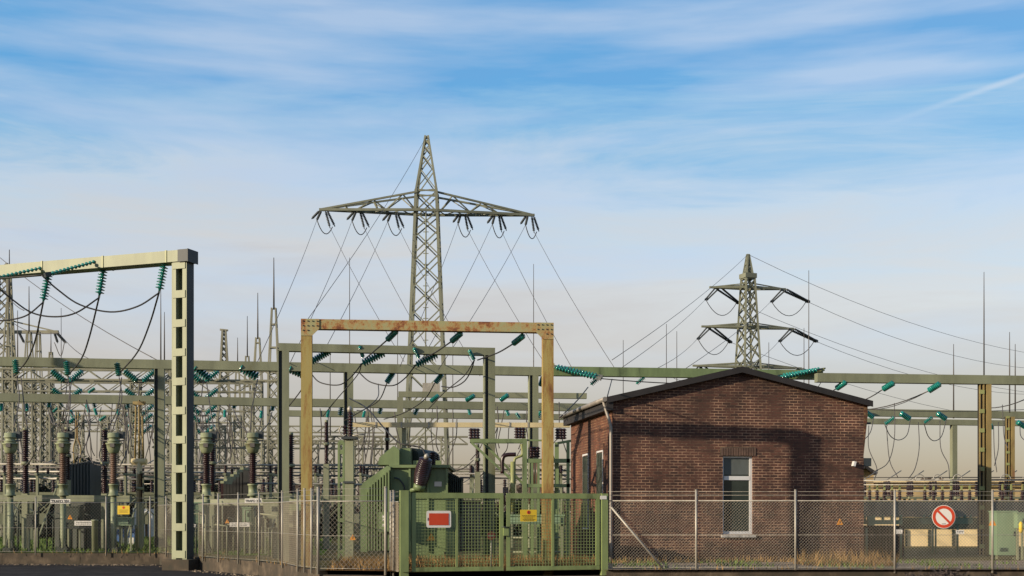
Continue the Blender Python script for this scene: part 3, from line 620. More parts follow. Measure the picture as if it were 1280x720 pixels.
# wiry drop leads over the left switchgear
leads = [[(21, 470), (24, 500), (17, 535)], [(26, 470), (30, 505), (34, 537)], [(85, 471), (88, 500), (84, 540)], [(90, 471), (86, 510), (98, 530), (79, 545)], [(149, 472), (152, 500), (140, 540)], [(152, 472), (147, 510), (134, 538)],
         [(60, 512), (66, 530), (76, 528), (80, 512)], [(62, 511), (72, 534), (83, 520)], [(106, 515), (112, 540), (104, 562), (96, 580)], [(108, 500), (113, 530), (108, 560), (118, 582)], [(118, 520), (130, 545), (124, 570), (134, 585)], [(147, 520), (160, 540), (158, 565), (150, 583)],
         [(160, 512), (163, 535), (164, 558)], [(244, 510), (248, 530), (258, 545)], [(292, 512), (300, 530), (314, 545)], [(340, 515), (335, 530), (320, 545)], [(258, 476), (262, 505), (268, 540)], [(322, 474), (316, 505), (312, 545)], [(18, 590), (36, 578), (45, 562)], [(90, 565), (104, 572), (118, 580), (133, 582)], [(18, 560), (34, 572), (60, 578), (84, 582)]]
for i, pts in enumerate(leads):
    n = len(pts)-1
    cable(spline([P(x, y, 48.6-2.0*k/n) for k, (x, y) in enumerate(pts)], 5), 0.022, 'thin wavy drop lead above the front left switchgear, number %d counted from the left edge' % (i+1) if False else 'thin wavy drop lead hanging above the front left switchgear', 'drop leads above the left switchgear', 'wire_grey')

r = random.Random(31)
for i in range(70):
    px = r.choice([r.uniform(5, 350), r.uniform(400, 700), r.uniform(5, 350)]); y0 = r.uniform(500, 535); y1 = r.uniform(560, 600); Yd = r.uniform(58, 85); dx = r.uniform(-14, 14)
    cable(spline([P(px, y0, Yd), P(px+dx*.2+r.uniform(-4, 4), y0+(y1-y0)*.4, Yd), P(px+dx*.8+r.uniform(-3, 3), y0+(y1-y0)*.8, Yd), P(px+dx, y1, Yd)], 4), 0.028, 'thin curved dropper wire hanging among the background lattice gantries', 'droppers among the lattice gantries', 'wire_grey', 'dropper_wire', 'wire', 4)
# ------------------------------------------------------------------ lightning rods standing free
rods = [(22, 388, 480, 90, 'left of the nearest drop cable'), (201, 362, 455, 50.3, 'over the long beam behind the left gantry post, taller of two'), (205.5, 390, 455, 60, 'over the long beam behind the left gantry post, shorter of two'), (437, 322, 690, 70, 'rising through the rusty portal, left'), (497, 402, 690, 75, 'beside the big pylon'), (566, 427, 690, 75, 'right of the big pylon leg'), (667, 330, 690, 62, 'rising over the right post of the rusty portal'),
        (779, 425, 690, 66, 'above the left house eave'), (833, 405, 690, 66, 'left of the roof ridge, taller of two'), (846, 414, 690, 72, 'left of the roof ridge, shorter of two'), (961, 428, 690, 80, 'right of the roof ridge behind the small pylon'), (1005, 410, 690, 80, 'just left of the tallest right hand rod'), (1011, 338, 690, 58, 'tallest, above the right roof slope'),
        (1192, 430, 523, 77, 'on the far green post right of the house'), (1230, 340, 471, 42.6, 'on top of the yellow ladder post'), (1262, 415, 516, 72, 'at the right picture edge, taller'), (1269, 430, 516, 80, 'at the right picture edge, shorter')]
for px, yt, yb, Y, wh in rods:
    b = MB(); zb = max(G0, P(px, yb, Y).z); p = Vector((X(px, Y), Y, zb)); zt = P(px, yt, Y).z; r = 0.7*Y/F
    b.tube([p, (p.x, p.y, zb+(zt-zb)*0.6), (p.x, p.y, zt)], [r*1.3, r, r*0.5], 6)
    tag(b.build('lightning_rod', 'wire_grey'), 'thin upright lightning rod '+wh, 'lightning rod', 'lightning rods')

# ------------------------------------------------------------------ big pylon
Y = 92.0; s_ = Y/F
t = thing('transmission_pylon', 'tall lattice pylon with one wide crossarm, behind the rusty portal', 'pylon', (X(534, Y), Y, G0), 0.0)
cx = X(533.5, Y); za = P(0, 268, Y).z; zt = P(0, 170, Y).z
b = MB(); lattice_col(b, cx, Y, G0, za, 3.5, 1.62, 0.2, 0.085, 0.0, 0.95); b.build('tower_body', 'tower_steel', t)
b = MB(); lattice_col(b, cx, Y, za, P(0, 240, Y).z, 1.62, 1.5, 0.2, 0.09, 0.0, 0.95); lattice_col(b, cx, Y, P(0, 240, Y).z, zt, 1.5, 0.2, 0.14, 0.07, 0.0, 1.1); b.build('tower_peak', 'tower_steel', t)
b = MB(); L0 = P(399, 262, 90.6); R0 = P(668, 269, 93.0); mid = (L0+R0)/2
ax = (R0-L0).normalized(); bk = Vector((-ax.y, ax.x, 0))
cL = L0.lerp(R0, 0.45); cR = L0.lerp(R0, 0.55)
for sg in (-1, 1):
    e = bk*sg*0.75
    b.bar(L0, L0.lerp(R0, 0.46)+e, 0.18); b.bar(L0.lerp(R0, 0.54)+e, R0, 0.18); b.bar(L0.lerp(R0, 0.46)+e, L0.lerp(R0, 0.54)+e, 0.18)
    top = Vector((cx, Y, P(0, 243, Y).z))
    tL = top-ax*0.75+e; tR = top+ax*0.75+e
    b.bar(L0, tL, 0.13); b.bar(R0, tR, 0.13)
    for fr in (0.3, 0.6):
        a = L0.lerp(cL, fr); c2 = L0.lerp(tL, (fr+0.25)); b.bar(a, L0.lerp(tL, fr-0.04)+Vector((0, 0, 0)), 0.08); b.bar(L0.lerp(cL, fr+0.06), c2, 0.08); b.bar(c2, L0.lerp(cL, min(1, fr+0.4)), 0.08)
        a = R0.lerp(cR, fr); c2 = R0.lerp(tR, (fr+0.25)); b.bar(R0.lerp(cR, fr+0.06), c2, 0.08); b.bar(c2, R0.lerp(cR, min(1, fr+0.4)), 0.08)
for k in range(24): b.bar(L0.lerp(R0, k/24)+bk*(0.7*(1-abs(k/12-1)))*(-1)**k, L0.lerp(R0, (k+1)/24)-bk*(0.7*(1-abs((k+1)/12-1)))*(-1)**k, 0.06)
b.build('crossarm', 'tower_steel', t)
b = MB(); b.tube([(cx, Y-1.75, G0+3), (cx, Y-0.85, za)], 0.05, 4)
z = G0+3
while z < za: k = (z-G0-3)/(za-G0-3); b.box((cx, Y-1.75+0.9*k, z), (0.4, 0.05, 0.05)); z += 0.8
b.build('climbing_ladder', 'tower_steel', t)
b = MB(); p = P(539, 487, Y-2.2); b.box(p, (1.25, 0.1, 0.95)); o = b.build('number_board', 'galvanised', t)
phases = []
for i, px in enumerate((404, 446.5, 490, 577, 620, 662)):
    fr = (px-399)/269; a = L0.lerp(R0, fr)-Vector((0, 0, 0.1))
    l = a+Vector((-0.32, -0.9, -0.85)); r_ = a+Vector((0.34, 0.9, -0.95))
    for sg, e, nm in ((-1, l, 'left'), (1, r_, 'right')):
        inst('tower_insulator', a+Vector((sg*0.16, 0, 0)), e, 'dark inner %s insulator on the wide pylon crossarm, %s position' % (nm, ordn(i, 6)), 'insulators of the big pylon')
        inst('tower_insulator', a+Vector((sg*0.30, 0, 0)), e+Vector((sg*0.35, 0, 0.1)), 'dark outer %s insulator on the wide pylon crossarm, %s position' % (nm, ordn(i, 6)), 'insulators of the big pylon')
    cable(sagpts(l, r_+Vector((0.2, 0, 0)), 0.75, 10), 0.035, 'thin jumper loop under the pylon crossarm, %s position' % ordn(i, 6), 'jumper loops of the big pylon', 'wire_grey')
    phases.append((l, r_))
tgt = [(322, 452), (362, 455), (396, 455), (500, 458), (520, 462), (548, 462)]
for i, ((l, r_), (tx, ty)) in enumerate(zip(phases, tgt)):
    cable(sagpts(l, P(tx, ty, 50.5), 0.25, 8), 0.015, 'power line from the pylon crossarm down left to the long beam, %s' % ordn(i, 6), 'down lines of the big pylon, left set', 'wire_grey', 'power_line', 'power line')
tgt = [(505, 452), (545, 452), (600, 470), (682, 456), (716, 462), (772, 466)]
for i, ((l, r_), (tx, ty)) in enumerate(zip(phases, tgt)):
    cable(sagpts(r_, P(tx, ty, 64), 0.25, 8), 0.016, 'power line from the pylon crossarm down right, %s' % ordn(i, 6), 'down lines of the big pylon, right set', 'wire_grey', 'power_line', 'power line')
cable(sagpts(Vector((cx, Y, zt)), P(384, 400, 60), 0.4, 10), 0.016, 'earth wire from the tip of the big pylon down to the left', None, 'wire_grey', 'power_line', 'power line')

# ------------------------------------------------------------------ second pylon
Y = 135.0
t = thing('transmission_pylon', 'smaller looking lattice pylon with three crossarms, above the brick house roof', 'pylon', (X(935, Y), Y, G0), 0.0)
cx = X(935, Y); z1 = P(0, 347, Y).z; rot = 0.35
b = MB(); lattice_col(b, cx, Y, G0, z1, 3.6, 1.05, 0.2, 0.11, rot, 0.95); b.build('tower_body', 'tower_steel', t)
b = MB(); b.box((cx, Y, z1+0.15), (1.4, 1.4, 0.5), Matrix.Rotation(rot, 3, 'Z')); lattice_col(b, cx, Y, z1+0.3, P(0, 318, Y).z, 0.75, 0.15, 0.2, 0.12, rot, 1.2); b.build('tower_peak', 'tower_steel', t)
p2 = []
for j, (yl, xl, yr, xr, yt) in enumerate([(359, 887, 361.5, 982, 355), (408, 877, 411, 992, 404), (457, 866, 460.5, 1002, 454)]):
    A = P(xl, yl, 134.3); B = P(xr, yr, 136.2); ax = (B-A).normalized(); bk = Vector((-ax.y, ax.x, 0)); b = MB()
    for sg in (-1, 1):
        e = bk*0.7*sg; m_ = A.lerp(B, 0.5)+e; b.bar(A, m_, 0.2); b.bar(m_, B, 0.2); b.bar(A, m_+Vector((0, 0, 0.45)), 0.11); b.bar(m_+Vector((0, 0, 0.45)), B, 0.11)
    b.build('crossarm', 'tower_steel', t)
    for k, (e, nm) in enumerate(((A+ax*0.4, 'left'), (B-ax*0.4, 'right'))):
        a = e+Vector((-2.2 if k == 0 else -1.3, -3, -1.05*1.35)) if True else None
        a = P((xl if k == 0 else xr)+(-5 if k == 0 else -18), (yl if k == 0 else yr)+15, 133)
        c2 = P((xl if k == 0 else xr)+(34 if k == 0 else 26), (yl if k == 0 else yr)+(19 if k == 0 else 15), 138)
        ea = P((xl+7) if k == 0 else (xr-5), (yl if k == 0 else yr)+1, 135)
        for sg in (0, 1):
            off = Vector((0.45*sg, 0, 0)); nm2 = 'front' if sg == 0 else 'rear'
            inst('long_tower_insulator', ea+off, a+off*0.5, '%s short dark insulator, %s end of the %s crossarm, farther pylon' % (nm2, nm, ['top', 'middle', 'lowest'][j]), 'insulators of the farther pylon')
            inst('long_tower_insulator', ea+off*1.5, c2+off*0.5, '%s long dark insulator, %s end of the %s crossarm, farther pylon' % (nm2, nm, ['top', 'middle', 'lowest'][j]), 'insulators of the farther pylon')
        cable(sagpts(a, c2, 1.6, 10), 0.04, 'jumper loop under the %s end of the %s crossarm of the farther pylon' % (nm, ['top', 'middle', 'lowest'][j]), 'jumper loops of the farther pylon', 'wire_grey')
        p2.append((a, c2, nm, ['top', 'middle', 'lowest'][j]))
TG = {('left', 'top'): (778, 459, 70), ('right', 'top'): (855, 462, 70), ('left', 'middle'): (818, 462, 75), ('right', 'middle'): (925, 462, 80), ('left', 'lowest'): (838, 470, 85), ('right', 'lowest'): (960, 478, 90)}
TR = {('left', 'top'): (1330, 495), ('right', 'top'): (1330, 462), ('left', 'middle'): (1330, 530), ('right', 'middle'): (1330, 492)}
for i, (a, c2, nm, lv) in enumerate(p2):
    tx, ty, tY = TG[(nm, lv)]
    cable(sagpts(a, P(tx, ty, tY), 0.3, 10), 0.018, 'power line falling left from the %s end of the %s crossarm, farther pylon' % (nm, lv), 'lines of the farther pylon', 'wire_grey', 'power_line', 'power line')
    if lv != 'lowest':
        tx, ty = TR[(nm, lv)]
        cable(sagpts(c2, P(tx, ty, 190), 2.0, 12), 0.024, 'power line leading right from the %s end of the %s crossarm, farther pylon' % (nm, lv), 'lines of the farther pylon', 'wire_grey', 'power_line', 'power line')
apex = P(935, 318, 135)
cable(sagpts(apex, P(765, 450, 70), 0.4, 12), 0.019, 'earth wire falling left from the tip of the farther pylon', 'lines of the farther pylon', 'wire_grey', 'power_line', 'power line')
cable(sagpts(apex, P(1330, 447, 190), 2.0, 12), 0.024, 'earth wire leading right from the tip of the farther pylon', 'lines of the farther pylon', 'wire_grey', 'power_line', 'power line')

# far left pylons
t = thing('transmission_pylon', 'tiny far lattice pylon left of the lattice gantries', 'pylon', (X(280, 210), 210, G0))
b = MB(); lattice_col(b, X(280, 210), 210, G0, P(0, 413, 210).z, 4.0, 0.5, 0.3, 0.18, 0.3, 1.1); b.build('tower_body', 'far_steel', t)
b = MB(); b.bar(P(275, 412, 210), P(285, 413, 210), 0.3); b.build('crossarm', 'far_steel', t)
t = thing('transmission_pylon', 'lattice pylon at the left picture edge with a long crossarm reaching right', 'pylon', (X(4, 120), 120, G0))
b = MB(); lattice_col(b, X(4, 120), 120, G0, P(0, 330, 120).z, 2.6, 1.0, 0.2, 0.1, 0.1, 1.0); b.build('tower_body', 'far_steel', t)
b = MB(); zt = P(0, 414, 120); A = P(4, 415, 120); B = P(73, 415, 120); b.bar(A, B, 0.28, 0.3); b.bar(P(10, 400, 120), B, 0.13); b.bar(A, P(-50, 415, 120), 0.28, 0.3); b.build('crossarm', 'far_steel', t)
for i, (px, dx) in enumerate(((68, 4), (71, 11), (24, 6))):
    inst('tower_insulator', P(px, 416, 120), P(px+dx, 428, 119), 'dark insulator under the left edge pylon crossarm, %s' % ['inner one of the right end pair', 'outer one of the right end pair', 'near the tower'][i], 'insulators of the left edge pylon')
cable(spline([P(68, 428, 119), P(76, 445, 119), P(81, 426, 119)]), 0.04, 'jumper loop under the crossarm of the left edge pylon', None, 'wire_grey')
for i, (a, b_) in enumerate([((82, 426), (140, 455)), ((0, 322), (200, 452)), ((12, 400), (74, 416)), ((0, 350), (30, 388))]):
    cable(sagpts(P(*a, 118), P(*b_, 80), 0.5, 8), 0.03, 'thin far line at the upper left, %s' % ['from the crossarm end', 'long diagonal behind the left gantry', 'above the crossarm', 'at the picture edge'][i], 'far lines at the left', 'wire_grey', 'power_line', 'power line')

# ------------------------------------------------------------------ brick house
HA = Vector((X(766, 36.7), 36.7, G0)); hang = R(9)
house = thing('brick_house', 'single storey dark red brick house with low gable roof and tall narrow window', 'building', HA, hang)
hm = world(house)
W_, D_, ZL, ZR, ZP = 7.87, 6.1, 5.28-G0-0.13, 5.28-G0-0.13, 6.20-G0-0.13
def gabu(px, py):
    k = (px-CX)/F; ca, sa = math.cos(hang), math.sin(hang)
    u = (k*HA.y-HA.x)/(ca-k*sa); Y = HA.y+u*sa; return u, EYE+(HY-py)/F*Y-G0
u0, z0 = gabu(903.5, 668); u1, z1 = gabu(943, 570); u1 = u0+0.95
def hl(x, y, z): return hm @ Vector((x, y, z))
b = MB()
pk = W_/2
def roofz(u): return ZL+(ZP-ZL)*u/pk if u < pk else ZP+(ZR-ZP)*(u-pk)/(W_-pk)
b.poly([hl(0, 0, -.3), hl(u0, 0, -.3), hl(u0, 0, roofz(u0)), hl(0, 0, ZL)])
b.poly([hl(u0, 0, -.3), hl(u1, 0, -.3), hl(u1, 0, z0), hl(u0, 0, z0)])
ztop_w = z1
b.poly([hl(u0, 0, ztop_w), hl(u1, 0, ztop_w), hl(u1, 0, roofz(u1)), hl(pk, 0, ZP), hl(u0, 0, roofz(u0))] if u0 < pk < u1 else [hl(u0, 0, ztop_w), hl(u1, 0, ztop_w), hl(u1, 0, roofz(u1)), hl(u0, 0, roofz(u0))])
if u0 > pk: b = b
rest = [hl(u1, 0, -.3), hl(W_, 0, -.3), hl(W_, 0, ZR)] + ([hl(pk, 0, ZP)] if u1 < pk else []) + [hl(u1, 0, roofz(u1))]
b.poly(rest)
# window reveals (0.14 deep)
for (a, c) in (((u0, z0), (u0, ztop_w)), ((u1, ztop_w), (u1, z0)), ((u0, ztop_w), (u1, ztop_w)), ((u1, z0), (u0, z0))):
    b.poly([hl(a[0], 0, a[1]), hl(c[0], 0, c[1]), hl(c[0], 0.14, c[1]), hl(a[0], 0.14, a[1])])
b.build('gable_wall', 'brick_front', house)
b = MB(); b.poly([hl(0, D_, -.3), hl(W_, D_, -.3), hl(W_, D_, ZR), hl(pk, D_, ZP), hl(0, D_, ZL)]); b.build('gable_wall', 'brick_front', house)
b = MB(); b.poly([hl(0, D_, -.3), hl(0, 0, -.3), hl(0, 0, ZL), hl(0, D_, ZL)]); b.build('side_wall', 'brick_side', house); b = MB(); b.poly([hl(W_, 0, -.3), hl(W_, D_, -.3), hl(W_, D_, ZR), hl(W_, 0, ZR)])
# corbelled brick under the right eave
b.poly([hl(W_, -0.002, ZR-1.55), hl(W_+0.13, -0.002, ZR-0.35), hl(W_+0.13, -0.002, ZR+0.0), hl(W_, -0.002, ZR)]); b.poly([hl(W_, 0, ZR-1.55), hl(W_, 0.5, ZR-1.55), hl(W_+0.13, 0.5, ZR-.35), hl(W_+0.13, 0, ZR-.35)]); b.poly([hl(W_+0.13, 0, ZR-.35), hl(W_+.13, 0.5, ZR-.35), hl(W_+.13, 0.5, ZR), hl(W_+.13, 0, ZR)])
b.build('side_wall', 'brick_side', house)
# soldier course over the window: upright bricks set proud
b = MB(); k = 0; u = u0-0.06
while u < u1+0.06:
    dz = rnd.uniform(-.006, .006); b.box(hl(u+0.035, -0.004+rnd.uniform(-.002, .002), ztop_w+0.125+dz), (0.062, 0.03, 0.235), hm.to_3x3()); u += 0.079
b.build('lintel_bricks', 'brick_lintel' if 'brick_lintel' in M else 'porcelain_lit', house)
b = MB(); b.box(hl((u0+u1)/2, -0.001, ztop_w+0.13), (u1-u0+0.16, 0.012, 0.26), hm.to_3x3()); b.build('lintel_mortar', 'concrete', house)
M['porcelain_lit']
# roof
b = MB(); ov = 0.22; rt = 0.13; y0_, y1_ = -0.16, D_+0.25
sl_ = (ZP-ZL)/pk
for sgn, xe in ((-1, -ov), (1, W_+ov)):
    ze = ZL-sl_*ov+0.004
    pts = [hl(xe, y0_, ze), hl(pk, y0_, ZP+0.004), hl(pk, y0_, ZP+rt), hl(xe, y0_, ze+rt)]
    b.prism(pts if sgn > 0 else pts, hm.to_3x3() @ Vector((0, y1_-y0_, 0)))
rf = b.build('roof', 'roof_dark', house)
b = MB()
for sgn, xe in ((-1, -ov), (1, W_+ov)):
    ze = ZL-sl_*ov
    pts = [hl(xe, y0_-0.03, ze-0.03), hl(pk, y0_-0.03, ZP-0.03), hl(pk, y0_-0.03, ZP+rt+0.02), hl(xe, y0_-0.03, ze+rt+0.02)]
    b.prism(pts, hm.to_3x3() @ Vector((0, 0.028, 0)))
b.build('verge_board', 'roof_dark', rf)
b = MB(); xe = -ov-0.06; ze = ZL-sl_*ov+0.08
b.tube([hl(xe, y0_-0.02, ze), hl(xe, y1_, ze)], 0.075, 8); b.build('gutter', 'zinc', house)
b = MB(); b.box(hl(-ov/2-0.01, (y0_+y1_)/2, ZL-0.17), (ov-0.02, y1_-y0_-0.05, 0.24), hm.to_3x3()); b.build('eave_soffit', 'roof_dark', house)
b = MB(); b.tube(spline([hl(xe, 0.05, ze-0.02), hl(xe+0.06, 0.02, ze-0.25), hl(-0.09, -0.06, ze-0.75), hl(-0.075, -0.07, ze-1.1), hl(-0.075, -0.07, 2.0), hl(-0.075, -0.07, 0)], 5), 0.048, 8); b.build('downpipe', 'zinc', house)
# window
wn = MB(); fr = 0.055
for (a, c) in (((u0, z0+0.0), (u0+fr, ztop_w)), ((u1-fr-0.03, z0), (u1, ztop_w)), ((u0+fr, ztop_w-fr), (u1-fr-0.03, ztop_w)), ((u0+fr, z0), (u1-fr-0.03, z0+0.09))):
    wn.box(hl((a[0]+c[0])/2, 0.12, (a[1]+c[1])/2), (c[0]-a[0], 0.06, c[1]-a[1]), hm.to_3x3())
_, zt_ = gabu(920, 597.5)
wn.box(hl((u0+u1)/2, 0.115, zt_), (u1-u0-2*fr-0.03, 0.06, 0.12), hm.to_3x3()); wo = wn.build('window', 'pvc_white', house)
b = MB(); b.box(hl((u0+u1)/2-.015, 0.128, (z0+ztop_w)/2), (u1-u0-2*fr-0.03, 0.01, ztop_w-z0-0.1), hm.to_3x3()); b.build('glass', 'window_glass', wo)
b = MB(); b.box(hl((u0+u1)/2, 0.03, z0-0.055), (u1-u0+0.12, 0.24, 0.07), hm.to_3x3()); b.build('sill', 'sill_paint', wo)
b = MB(); b.box(hl((u0+u1)/2-.015, 0.119, (zt_+ztop_w)/2+0.03), (u1-u0-2*fr-0.035, 0.004, ztop_w-zt_-0.15), hm.to_3x3()); b.build('blind', 'blind_grey', wo)
for k, yy in enumerate((1.25, 3.3)):
    b = MB(); zc0, zc1 = 0.9, 3.35
    for (ya, yb, za_, zb_) in ((yy, yy+0.05, zc0, zc1), (yy+0.80, yy+0.85, zc0, zc1), (yy+.05, yy+.80, zc1-.05, zc1), (yy+.05, yy+.80, zc0, zc0+.05), (yy+.05, yy+.80, 2.4, 2.45)):
        b.box(hl(-0.002, (ya+yb)/2, (za_+zb_)/2), (0.03, yb-ya, zb_-za_), hm.to_3x3())
    wo2 = b.build('window', 'pvc_white', house); b = MB(); b.box(hl(-0.006, yy+0.45, (zc0+zc1)/2), (0.03, 0.75, zc1-zc0-0.15), hm.to_3x3()); b.build('glass', 'window_glass', wo2)
# wall lamp and camera box at the right corner
p = gabu(1066, 580)
b = MB(); b.box(hl(W_+0.13, 0.1, p[1]+0.06), (0.24, 0.2, 0.25), hm.to_3x3()); b.build('lamp_box', 'steel_dark', house)
b = MB(); b.box(hl(p[0], -0.08, p[1]), (0.07, 0.15, 0.15), Matrix.Rotation(hang, 3, 'Z') @ Matrix.Rotation(R(15), 3, 'Y')); b.build('security_camera', 'pvc_white', house)
b = MB(); b.box(hl(W_+0.2, 0.3, ZR-0.55), (0.3, 0.1, 0.06), hm.to_3x3()); b.build('eave_bracket', 'steel_dark', house)

# ------------------------------------------------------------------ signs
def textmesh(txt, size, parent, mat, c, rm, name='lettering'):
    cu = bpy.data.curves.new(name, 'FONT'); cu.body = txt; cu.size = size; cu.align_x = 'CENTER'; cu.align_y = 'CENTER'; cu.extrude = 0.002; cu.offset = size*0.035
    tmp = bpy.data.objects.new('tmp', cu); C.objects.link(tmp); dg = bpy.context.evaluated_depsgraph_get(); me = bpy.data.meshes.new_from_object(tmp.evaluated_get(dg))
    bpy.data.objects.remove(tmp); o = bpy.data.objects.new(name, me); C.objects.link(o); me.materials.clear(); me.materials.append(M[mat]); me.name = name
    mw_ = Matrix.Translation(c) @ rm.to_4x4() @ Matrix.Rotation(R(90), 4, 'X')
    inv = world(parent).inverted(); me.transform(inv @ mw_); o.parent = parent; return o
RZ = lambda a: Matrix.Rotation(a, 3, 'Z')
def warn_triangle(label, p, size, ang=0.0):
    rm = RZ(ang); t = thing('warning_sign', label, 'warning sign', p, ang); h = size*0.87
    p = Vector(p); dirn = rm @ Vector((1, 0, 0)); nrm = rm @ Vector((0, -1, 0))
    b = MB(); b.prism([p-dirn*size/2-nrm*-0.0, p+dirn*size/2, p+Vector((0, 0, h))], nrm*0.01); b.build('plate', 'sign_orange', t)
    b = MB(); q = p+nrm*0.014; b.prism([q+dirn*0.10*size+Vector((0, 0, h*.72)), q-dirn*0.10*size+Vector((0, 0, h*.40)), q+dirn*0.0+Vector((0, 0, h*.42)), q-dirn*0.06*size+Vector((0, 0, h*.12)), q+dirn*0.12*size+Vector((0, 0, h*.50)), q+dirn*0.0+Vector((0, 0, h*.48))], nrm*0.003); b.build('flash_symbol', 'sign_black', t)
u, z = gabu(1049.5, 656); warn_triangle('small orange warning triangle on the brick gable near its right corner', hl(u, -0.012, z), 0.22, hang)
# ------------------------------------------------------------------ fences
def chain(b, p, q, z0, z1, pitch=0.085, r=0.006):
    p = Vector((p[0], p[1], 0)); q = Vector((q[0], q[1], 0)); L = (q-p).length; d = (q-p)/L; H = z1-z0; nn = Vector((d.y, -d.x, 0))
    def wire(a, c, off):
        i = len(b.v); dd = (c-a).normalized(); s1 = nn*r; s2 = dd.cross(nn)*r
        for e in (a, c):
            e = e+nn*off
            b.v += [e+s1, e-s1*0.5+s2*0.87, e-s1*0.5-s2*0.87]
        for j in range(3): k = (j+1) % 3; b.face([i+j, i+k, i+3+k, i+3+j])
    n = int((L+H)/pitch)+1
    for k in range(n):
        for sg in (1, -1):
            s = k*pitch-H if sg > 0 else k*pitch     # start offset along the base
            a0, a1 = s, s+H*sg
            # line from (a0,z0) to (a1,z1), clip to 0..L
            def pt(t): return p+d*(a0+(a1-a0)*t)+Vector((0, 0, z0+H*t))
            t0_, t1_ = 0.0, 1.0
            for lim in (0.0, L):
                den = a1-a0; tt = (lim-a0)/den
                if (lim == 0.0) == (den > 0): t0_ = max(t0_, tt)
                else: t1_ = min(t1_, tt)
            if t1_-t0_ > 0.01: wire(pt(t0_), pt(t1_), 0.004*sg)
def fence(label, pts, posts, z0, z1, ztop, zb=None, pitch=0.085, brace=None, rposts=0.028, r=0.0042, arms=True):
    t = thing('chain_link_fence', label, 'fence', (pts[0][0], pts[0][1], z0))
    b = MB()
    for p, q in zip(pts[:-1], pts[1:]): chain(b, p, q, z0+0.04, z1, pitch, r)
    b.build('wire_mesh', 'galv_wire', t)
    for z, rr in ((z1, 0.014), (z0+0.05, 0.006), ((z0+z1)/2, 0.006), (z1+0.14, 0.004), (ztop-0.03, 0.004)):
        b = MB(); b.tube([(p[0], p[1]-0.02, z) for p in pts], rr, 4); b.build('strand_wire', 'galvanised', t)
    for (x, y) in posts:
        b = MB(); b.tube([(x, y-0.03, z0-0.1), (x, y-0.03, ztop)], rposts, 8); b.tube([(x, y-0.03, ztop-0.002), (x, y-0.03, ztop+0.02)], rposts*1.15, 8); b.build('post', 'galvanised', t)
    if brace:
        for (a, c) in brace: b = MB(); b.tube([a, c], 0.028, 6); b.build('brace', 'galvanised', t)
    return t
def onl(px, line):
    k = (px-CX)/F
    for (x0, y0), (x1, y1) in zip(line[:-1], line[1:]):
        dx, dy = x1-x0, y1-y0; den = dx-k*dy
        if abs(den) < 1e-9: continue
        s = (k*y0-x0)/den
        if -0.001 <= s <= 1.001: return (x0+dx*s, y0+dy*s)
    return (x1, y1)
LF = [(-26, 45.9), (-18.5, 44.9), (-12.6, 44.2)]
fence('far left chain link fence standing on the low concrete wall in front of the lawn', LF, [onl(p, LF) for p in (-40, 45, 133, 188)], G0, 2.22, 2.42, pitch=0.12, r=0.003)
LF2 = [(-12.6, 44.2), (-10.8, 41.2), (-9.86, 39.5), (-7.4, 36.1), (-6.35, 34.3), (-5.5, 31.85), (-4.75, 30.5)]
fence('chain link fence running toward the viewer between the ladder gantry and the corner post', LF2, [onl(p, LF2) for p in (208, 254, 273, 298, 324, 353)]+[(-5.5, 31.85), (-5.25, 31.4), (-5.0, 30.95)], G0, 2.12, 2.42, pitch=0.11, r=0.0034)
LF3 = [(-4.75, 30.4), (-3.05, 29.95)]
fence('short chain link panel with wide diamonds, left of the gate', LF3, [LF3[0], LF3[1]], G0, 2.10, 2.43, pitch=0.12, rposts=0.035, r=0.0055)
LF4 = [(-3.05, 30.0), (-2.98, 31.2), (-2.62, 29.75)]
fence('tightly folded chain link return beside the left gate post', [(-3.05, 30.9), (-2.72, 29.7)], [(-3.0, 30.7), (-2.88, 30.2)], G0-0.05, 2.08, 2.35, pitch=0.07, r=0.0065)
RF = [(2.40, 31.02), (14.0, 31.1), (26, 31.6)]
fence('chain link fence in front of the brick house and right yard', RF, [onl(p, RF) for p in (870, 994, 1118, 1240, 1364)]+[], G0, 2.12, 2.38, brace=[(P(764, 634, 30.9), P(829, 711, 30.9))], pitch=0.08, r=0.0032)

# ------------------------------------------------------------------ gate
gt = thing('double_gate', 'double leaf green steel gate with wire mesh filling, left of the brick house', 'gate', (-2.65, 29.7, 0.3), math.atan2(1.25, 4.95))
GA = P(500, 717, 29.7); GB = P(758, 713, 31.0); gz0, gz1 = 0.36, 2.30
gd = Vector((GB.x-GA.x, GB.y-GA.y, 0)); gl = gd.length; gd.normalize(); gnn = Vector((gd.y, -gd.x, 0)); gang = math.atan2(gd.y, gd.x); grm = RZ(gang)
gt.rotation_euler = (0, 0, gang); gt.location = (GA.x, GA.y, gz0)
def gp(u, z, off=0.0): return Vector((GA.x, GA.y, 0))+gd*u+gnn*off+Vector((0, 0, z))
def gu(px):
    k = (px-CX)/F; return (k*GA.y-GA.x)/(gd.x-k*gd.y)
b = MB(); u = gu(505); b.box(gp(u, (gz0+gz1+0.06)/2-0.1), (0.2, 0.16, gz1-gz0+0.25), grm); b.build('gate_post', 'gate_green', gt)
b = MB(); u = gu(755); b.box(gp(u, (gz0+gz1)/2-0.05), (0.16, 0.16, gz1-gz0+0.1), grm); b.build('gate_post', 'gate_green', gt)
leaves = [(gu(515), gu(629), (gu(571),)), (gu(633), gu(749), (gu(691),))]
